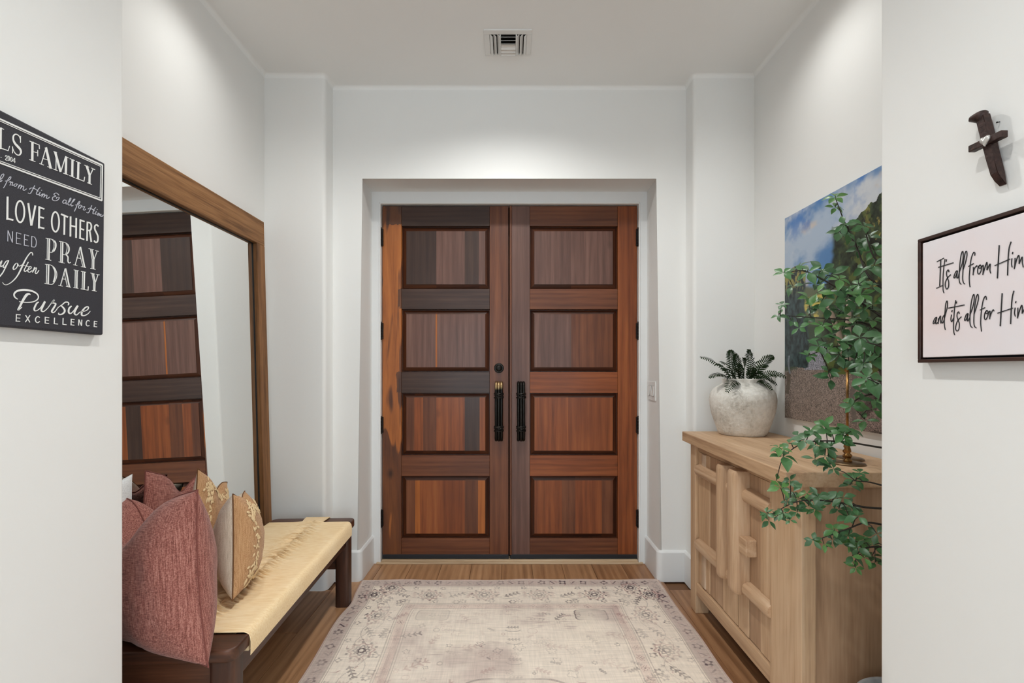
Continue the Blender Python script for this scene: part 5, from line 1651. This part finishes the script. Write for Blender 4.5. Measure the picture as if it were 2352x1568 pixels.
v, f = tube_geo([(XSR - 0.0005, 0.976, 1.806), (XSR - 0.0055, 0.976, 1.805), (XSR - 0.0065, 0.976, 1.805)], [0.001, 0.001, 0.0018], 8)
from_py('hanging_nail', v, f, M_BLACK, cr)

# ------------------------------------------------------------------ ceiling vent
M_VENT = plain('vent_enamel', (0.78, 0.78, 0.765, 1), 0.5)
ven = empty('ceiling_vent', (-0.008, 2.557, H), 'small white ceiling air vent with three louvre banks', 'vent')
vx0, vx1, vy0, vy1 = -0.133, 0.117, 2.455, 2.662
ox0, ox1, oy0, oy1 = -0.104, 0.092, 2.488, 2.645
zt = H - 0.0005
for (a, b, c_, d_) in ((vx0, vx1, vy0, oy0), (vx0, vx1, oy1, vy1), (vx0, ox0, oy0, oy1), (ox1, vx1, oy0, oy1)):
    box('face_frame', a, b, c_, d_, zt - 0.007, zt, M_VENT, ven, 0.0015, 1)
box('dark_duct_plate', ox0, ox1, oy0, oy1, zt - 0.001, zt, M_DARK, ven)  # dark plate under the ceiling, painted as the shade inside a duct
w3 = (ox1 - ox0)
m0, m1 = ox0 + w3 * 0.285, ox0 + w3 * 0.715
for xm in (m0, m1):
    box('mullion', xm - 0.003, xm + 0.003, oy0, oy1, zt - 0.014, zt - 0.001, M_VENT, ven)
def slat(cx_, cy_, ln, wd, ang, along):
    bm = bmesh.new()
    if along == 'y': add_box(bm, -wd / 2, wd / 2, -ln / 2, ln / 2, -0.0008, 0.0008); R = Matrix.Rotation(ang, 4, 'Y')
    else: add_box(bm, -ln / 2, ln / 2, -wd / 2, wd / 2, -0.0008, 0.0008); R = Matrix.Rotation(ang, 4, 'X')
    bm.transform(Matrix.Translation((cx_, cy_, zt - 0.010)) @ R)
    from_bm('slat', bm, M_VENT, ven)
for i, q in enumerate((0.16, 0.50, 0.86)):
    slat(ox0 + (m0 - ox0) * q, (oy0 + oy1) / 2, oy1 - oy0 - 0.002, 0.020, 0.75, 'y')
    slat(m1 + (ox1 - m1) * q, (oy0 + oy1) / 2, oy1 - oy0 - 0.002, 0.020, -0.75, 'y')
for i in range(6):
    q = (i + 0.5) / 6
    slat((m0 + m1) / 2, oy0 + (oy1 - oy0) * q, m1 - m0 - 0.007, 0.024, 0.65 if i < 3 else -0.65, 'x')

# ------------------------------------------------------------------ light switch in the alcove
M_PLATE = plain('switch_plastic', (0.78, 0.775, 0.76, 1), 0.35)
sw = empty('light_switch', (XA, 3.10, 1.167), 'white triple light switch plate beside the right door leaf', 'light switch')
box('wall_plate', XA - 0.007, XA, 3.018, 3.188, 1.106, 1.229, M_PLATE, sw, 0.003, 2)
for i in range(3):
    yc = 3.057 + i * 0.046
    box('rocker_well', XA - 0.0078, XA - 0.006, yc - 0.0175, yc + 0.0175, 1.133, 1.201, plain('switch_gap', (0.25, 0.25, 0.24, 1), 0.5), sw)
    bm = bmesh.new(); add_box(bm, XA - 0.0115, XA - 0.007, yc - 0.0160, yc + 0.0160, 1.135, 1.199, 0.0012, 2)
    for v_ in bm.verts: v_.co.x += -(v_.co.z - 1.167) * 0.07 * (1 if i % 2 else -1)
    from_bm('rocker', bm, M_PLATE, sw)

# ------------------------------------------------------------------ rug
def rug_print(nu, nv, W, L):
    u, v = np.meshgrid((np.arange(nu) + .5) / nu * W, (np.arange(nv) + .5) / nv * L)   # metres; v=0 at the door
    c = np.ones(u.shape + (3,)) * L3(242, 230, 216)
    def mixc(m, col):
        nonlocal c
        c = c * (1 - m[..., None]) + np.array(col) * m[..., None]
    MAUVE, INK, PINK, CREAM, GREY = L3(176, 152, 150), L3(84, 68, 76), L3(190, 146, 142), L3(246, 234, 218), L3(140, 122, 118)
    du = np.minimum(u, W - u); dv = np.minimum(v, L - v); d = np.minimum(du, dv)
    # mirror coordinates so that motifs are symmetrical
    mu = np.where(u > W / 2, W - u, u)
    wear = fbm(u * 3.2, v * 3.2, 41); wear2 = fbm(u * 9, v * 4, 43); thread = fbm(u * 14, v * 260, 44, 2); thread2 = fbm(u * 260, v * 14, 45, 2)
    mixc(smooth(.45, .7, wear) * .55, CREAM)
    mixc(smooth(.5, .72, fbm(u * 2.4 + 5, v * 2.4, 47)) * (d > .33) * .5, MAUVE)
    # border bands
    band = smooth(.085, .080, d); mixc(band * .55, MAUVE)
    mixc(smooth(.012, .008, d) * .6, CREAM)
    for r0, w_, a in ((.086, .0025, .5), (.098, .0015, .45), (.30, .002, .4), (.312, .0015, .35), (.362, .002, .35), (.375, .0015, .3)):
        mixc(smooth(w_ + .0015, w_, np.abs(d - r0 - .002 * (wear2 - .5))) * a, GREY)
    gb = smooth(.0, .003, d - .313) * smooth(.0, .003, .361 - d); mixc(gb * .22, PINK)
    ink = np.zeros(u.shape); inkc = np.zeros(u.shape)      # dark ink, rose ink
    px = W / nu
    def win(cu, cv, r):
        i0, i1 = max(0, int((cu - r) / W * nu)), min(nu, int((cu + r) / W * nu) + 2)
        j0, j1 = max(0, int((cv - r) / L * nv)), min(nv, int((cv + r) / L * nv) + 2)
        return slice(j0, j1), slice(i0, i1)
    def stamp(arr, cu, cv, r, fn, a):
        s = win(cu, cv, r)
        if arr[s].size == 0: return
        arr[s] = np.maximum(arr[s], a * fn(u[s] - cu, v[s] - cv))
    def ringf(r, w_, petals=0, amp=0., ph=0.):
        def fn(x, y):
            rr_ = np.hypot(x, y); th = np.arctan2(y, x)
            return smooth(w_, w_ * .4, np.abs(rr_ - r * (1 + amp * np.cos(petals * th + ph))))
        return fn
    def dot(r): return lambda x, y: smooth(r, r * .5, np.hypot(x, y))
    def bar(lx, w_, ang):
        ca, sa = math.cos(ang), math.sin(ang)
        return lambda x, y: smooth(lx, lx * .8, np.abs(x * ca + y * sa)) * smooth(w_, w_ * .5, np.abs(-x * sa + y * ca))
    R = random.Random(5)
    def rosette(cu, cv, r, a):
        tgt = inkc
        stamp(ink, cu, cv, r * .5, ringf(r * .27, r * .14), a)
        stamp(ink, cu, cv, r, ringf(r * .55, r * .11, 8, .16), a * .7)
        stamp(inkc, cu, cv, r * 1.3, ringf(r * .9, r * .12, 8, .12, .6), a * .8)
        for q in range(10):
            th = q * .628 + .2
            stamp(ink, cu + r * 1.15 * math.cos(th), cv + r * 1.15 * math.sin(th), .02, dot(r * .16), a * .75)
            stamp(inkc, cu + r * .72 * math.cos(th + .3), cv + r * .72 * math.sin(th + .3), .03, bar(r * .14, r * .05, th + .3), a * .7)
    def tiny(cu, cv, a, r=.010):
        r *= 1.75; a = min(1, a * 1.1)
        th0 = R.random() * 6.28; npt = R.choice((4, 5, 5, 6))
        for q in range(npt):
            th = q * 6.283 / npt + th0
            stamp(ink, cu + r * math.cos(th), cv + r * math.sin(th), .03, dot(r * R.uniform(.36, .52)), a * R.uniform(.6, 1))
        stamp(ink, cu, cv, .03, ringf(r * .75, r * .22), a * .6)
    def sprig(cu, cv, ang, ln, a, arr=None):
        arr = ink if arr is None else arr
        ca, sa = math.cos(ang), math.sin(ang)
        stamp(arr, cu, cv, ln + .02, bar(ln, .004, ang), a * .9)
        for q in (-.7, -.25, .2, .65):
            for sg_ in (-1, 1):
                x0, y0 = cu + ca * ln * q, cv + sa * ln * q
                stamp(arr, x0 + math.cos(ang + sg_ * 1.0) * ln * .18, y0 + math.sin(ang + sg_ * 1.0) * ln * .18, .04, bar(ln * .22, .0055, ang + sg_ * .9), a)
    def along(edge, t, off):
        if edge == 't': return t, off
        if edge == 'l': return off, t
        return W - off, t
    for edge, Lm in (('t', W), ('l', L), ('r', L)):
        base_ang = 0 if edge == 't' else math.pi / 2
        n = int(Lm / .155)
        for i in range(n):
            t = (i + .7) * Lm / (n + .4)
            if edge != 't' and t < .1: continue
            cu, cv = along(edge, t, .20)
            a = R.uniform(.55, .95)
            if i % 2 == 0: rosette(cu, cv, .056 + .006 * R.random(), a)
            else:
                sprig(cu, cv, base_ang + R.choice((.5, -.5)), .055, a * .75)
                tiny(*along(edge, t, .285), a * .9); tiny(*along(edge, t + .03, .262), a * .5, .006)
            tiny(*along(edge, t + .075, .115), a * .75, .008); tiny(*along(edge, t + .04, .275), a * .7, .009)
            cu, cv = along(edge, t + .075, .20); sprig(cu, cv, base_ang + 1.57 + R.uniform(-.5, .5), .04, a * .5, inkc)
        # outer band of little leaves
        m = int(Lm / .062)
        for i in range(m):
            t = (i + .5) * Lm / m
            cu, cv = along(edge, t, .045)
            a = R.uniform(.4, .95)
            if i % 2: tiny(cu, cv, a, .011)
            else:
                stamp(ink, cu, cv, .04, bar(.022, .005, base_ang + .9 * (1 if i % 4 else -1)), a * .7)
                stamp(inkc, cu, cv, .05, ringf(.02, .003, 3, .3), a * .6)
        m = int(Lm / .075)
        for i in range(m):
            t = (i + .5) * Lm / m
            if t < .3 or (edge == 't' and t > W - .3): continue
            cu, cv = along(edge, t, .337); a = R.uniform(.25, .7)
            stamp(inkc, cu, cv, .04, ringf(.014, .003, 4, .3), a); stamp(ink, cu, cv, .02, dot(.005), a)
            stamp(inkc, cu, cv, .05, bar(.03, .002, base_ang + .5 * (1 if i % 2 else -1)), a)
    # vine lines of the main border
    for ww, off in ((.030, 0.), (.026, 1.6)):
        lt = np.where(dv < du, u, v)
        vine = smooth(.0035, .0015, np.abs(d - (.20 + ww * 1.6 * np.sin(lt * 16 + off))))
        ink = np.maximum(ink, vine * .28 * (d < .29) * (d > .1))
    # field: cartouches near the corners, faded medallion and sprays, mirrored left/right
    def rr_box(cu, cv, hx, hy, a):
        def fn(x, y):
            q = np.maximum(np.abs(x) / hx, np.abs(y) / hy); q = (np.abs(x / hx) ** 5 + np.abs(y / hy) ** 5) ** .2
            return np.maximum(smooth(.06, .02, np.abs(q - 1)), .35 * (q < 1) * 1.0)
        stamp(ink, cu, cv, hx * 1.4, fn, a)
    for sg_ in (-1, 1):
        X = W / 2 + sg_ * .42
        rr_box(X, .385 if False else .43, .085, .055, .55 if sg_ > 0 else .42)
        tiny(X, .43, .5, .008)
        for (dx_, vv, an, ln, a) in ((.17, .44, .8, .05, .6), (-.17, .45, -.9, .045, .5), (-.25, .42, 0, .04, .35), (.08, .62, .3, .06, .45), (-.04, .66, 1.1, .05, .35), (.22, .6, 1.4, .045, .45), (.02, .86, .6, .07, .4), (-.22, .72, .2, .06, .35), (.16, .95, -.6, .06, .4), (-.12, 1.02, .9, .07, .45), (.0, 1.2, .2, .08, .4), (-.2, 1.35, .7, .07, .4), (.2, 1.3, -.3, .06, .4), (-.3, .9, .5, .04, .4)):
            sprig(X + sg_ * dx_, vv, an * sg_, ln, a, ink if R.random() < .5 else inkc)
        for q in range(26):
            tiny(W / 2 + sg_ * R.uniform(.03, .52), R.uniform(.4, 2.3), R.uniform(.2, .5), R.uniform(.005, .009))
        for q in range(9):
            rosette(W / 2 + sg_ * R.uniform(.06, .5), R.uniform(.5, 2.3), R.uniform(.025, .045), R.uniform(.2, .45))
    for q in range(170):
        sg_ = R.choice((-1, 1)); cu, cv = W / 2 + sg_ * R.uniform(0, .56), R.uniform(.36, 2.3)
        if R.random() < .5: sprig(cu, cv, R.uniform(-1.2, 1.2), R.uniform(.012, .035), R.uniform(.15, .45), R.choice((ink, inkc)))
        else: stamp(R.choice((ink, inkc)), cu, cv, .05, ringf(R.uniform(.008, .024), .0035, R.choice((0, 4, 5)), .3, R.random() * 6), R.uniform(.15, .45))
    for q in range(150):
        e_ = R.choice('tlr'); t = R.uniform(.05, W - .05 if e_ == 't' else 2.3); cu, cv = along(e_, t, R.choice((R.uniform(.11, .29), R.uniform(.02, .075))))
        stamp(R.choice((ink, inkc)), cu, cv, .03, bar(R.uniform(.006, .018), .0035, R.random() * 3.1), R.uniform(.3, .75))
    for vv in (.55, .66, .82, .95, 1.1, 1.3):
        sprig(W / 2, vv, 0, .035, .35); stamp(ink, W / 2, vv + .03, .06, lambda x, y: smooth(.004, .002, np.abs(y + x * x * 9 - .01)) * (np.abs(x) < .04), .35)
    med = np.hypot((u - W / 2) / .40, (v - 1.55) / .62); med_r = med * (1 + .05 * np.cos(8 * np.arctan2((v - 1.55), (u - W / 2))))
    ink = np.maximum(ink, .35 * smooth(.012, .004, np.abs(med_r - 1)))
    inkc = np.maximum(inkc, .3 * smooth(.02, .008, np.abs(med_r - .86)))
    # age: threads broken up, worn areas lose their print
    fade = (0.6 + .9 * smooth(.3, .7, wear2)) * (.6 + .7 * thread2) * np.where(d < .33, 1.1, .95)
    ink = np.clip(ink * fade, 0, 1); inkc = np.clip(inkc * fade, 0, 1)
    mixc(inkc * .8, PINK * .82); mixc(ink * .92, INK)
    smear = smooth(.56, .74, fbm(u * 5, v * 8, 51)) * smooth(.4, .7, thread) * (d > .3)
    mixc(smear * .5, MAUVE * .85)
    c *= (0.88 + .24 * thread)[..., None] * (0.92 + .16 * thread2)[..., None]
    mixc(smooth(.007, .004, d) * .7, L3(206, 180, 172))
    return np.clip(c, 0, 1)
trg = NT('printed_rug_pile')
an = trg.n('ShaderNodeAttribute', attribute_name='print')
vec, _ = trg.coords(rnd=False)
fz = trg.noise(vec, 700, 2, 0.6)
trg.l(trg.mix(0.12, an.outputs['Color'], trg.ramp(fz, [(0.3, (0.35, 0.3, 0.28, 1)), (0.7, (1, 1, 1, 1))]), 'MULTIPLY'), trg.b.inputs['Base Color'])
trg.b.inputs['Roughness'].default_value = 0.95
trg.b.inputs['Specular IOR Level'].default_value = 0.1
trg.bump(fz, 0.35, 0.002)
RW, RL = 1.82, 2.62
nu, nv = 460, 560
# rows are finer in the part that shows
tv_ = np.linspace(0, 1, nv + 1)
vrow = np.where(tv_ < 0.62, tv_ / 0.62 * 1.10, 1.10 + (tv_ - 0.62) / 0.38 * (RL - 1.10))
img = rug_print(nu, 900, RW, RL)
vc = (vrow[:-1] + vrow[1:]) / 2
img = img[np.clip((vc / RL * 900).astype(int), 0, 899)]
ucol = np.linspace(0, 1, nu + 1)
U, V = np.meshgrid(ucol, vrow)
RY0 = 2.962
def rug_xy(U, V):
    xl = -0.905 + 0.030 * V / 0.97 * np.clip(V, 0, 1.2) / np.maximum(V, 1e-6) * 1.0
    xl = -0.905 + 0.030 * np.minimum(V, 1.3) + 0.004 * np.sin(V * 9) + 0.016 * np.exp(-((V - .30) / .1) ** 2) + 0.06 * np.maximum(0, V - 1.05)
    xr = 0.915 + 0.012 * np.minimum(V, 1.3) + 0.004 * np.sin(V * 11 + 1)
    Xw = xl + (xr - xl) * U
    Yw = RY0 - V - 0.012 * (1 - U) * np.exp(-V * 2) + 0.004 * np.sin(U * 13) * np.exp(-V * 6)
    return Xw, Yw
Xw, Yw = rug_xy(U, V)
edge = np.minimum(np.minimum(U, 1 - U) * RW, np.minimum(V, RL - V))
Zw = 0.0065 * smooth(-.002, .006, edge) + 0.0015 + 0.003 * np.exp(-(V / .05) ** 2) * (0.5 + 0.5 * np.sin(U * 31)) + 0.001 * np.sin(U * 17) * np.sin(V * 9)
rug = color_grid('area_rug', nu, nv, np.stack([Xw, Yw, Zw], -1), img, trg.m, None, (0, 1.7, 0))
for p in (): pass
tag(rug, 'faded mauve and cream oriental rug in front of the doors', 'rug')
fl = np.ones(len(rug.data.polygons), bool); rug.data.polygons.foreach_set('use_smooth', fl)
# whipped edge of the rug
ring = [(Xw[0, i], Yw[0, i]) for i in range(0, nu + 1, 10)] + [(Xw[j, nu], Yw[j, nu]) for j in range(8, nv + 1, 8)] + [(Xw[nv, i], Yw[nv, i]) for i in range(nu, -1, -10)] + [(Xw[j, 0], Yw[j, 0]) for j in range(nv, -1, -8)]
tube('bound_edge', [(x, y, 0.0042 + 0.003 * (1 if y > 2.9 else 0) * (0.5 + 0.5 * math.sin(x * 17))) for x, y in ring], 0.0038, plain('rug_edge_thread', lin(196, 172, 164), 0.9), rug, 6, origin=(0, 1.7, 0))

# ------------------------------------------------------------------ recessed ceiling lamps
M_CANTRIM = plain('lamp_trim_white', (0.8, 0.8, 0.79, 1), 0.4)
tl_ = NT('lamp_lens')
tl_.b.inputs['Base Color'].default_value = (0.9, 0.88, 0.85, 1)
tl_.b.inputs['Emission Color'].default_value = (1.0, 0.93, 0.84, 1)
tl_.b.inputs['Emission Strength'].default_value = 6.0
WARM = (0.985, 0.985, 0.955)
def can(x, y, energy, size, blend, lab, tilt=(0, 0), rad=0.05):
    o = empty('recessed_lamp', (x, y, H), lab, 'ceiling lamp', 'recessed ceiling lamps')
    lathe('trim_ring', [(0.052, -0.001), (0.054, -0.007), (0.074, -0.005), (0.078, -0.001)], (x, y, H), M_CANTRIM, o, 36)
    lathe('lens', [(0.0, -0.004), (0.053, -0.004), (0.053, -0.001), (0.0, -0.001)], (x, y, H), tl_.m, o, 30)
    d = bpy.data.lights.new('recessed_lamp_bulb', 'SPOT')
    d.energy = energy; d.color = WARM; d.spot_size = size; d.spot_blend = blend; d.shadow_soft_size = rad
    l = bpy.data.objects.new('recessed_lamp_bulb', d); COL.objects.link(l)
    l.parent = o; l.location = (0, 0, -0.012); l.rotation_euler = (tilt[0], tilt[1], 0)
can(-1.08, 2.06, 21, 2.65, 1.0, 'recessed ceiling lamp close to the mirror wall')
can(1.08, 2.06, 21, 2.65, 1.0, 'recessed ceiling lamp close to the picture wall')
can(-0.02, 2.17, 88, 2.62, 0.8, 'recessed ceiling lamp over the middle of the rug')
can(-0.02, 0.55, 78, 2.2, 0.9, 'added fill lamp recessed in the hall ceiling')  # made-up lamp out of view, brightens the rug, bench and cabinet top
can(-0.02, -1.6, 30, 2.7, 0.6, 'added fill lamp recessed in the great room ceiling')  # unseen lamp added for more general light
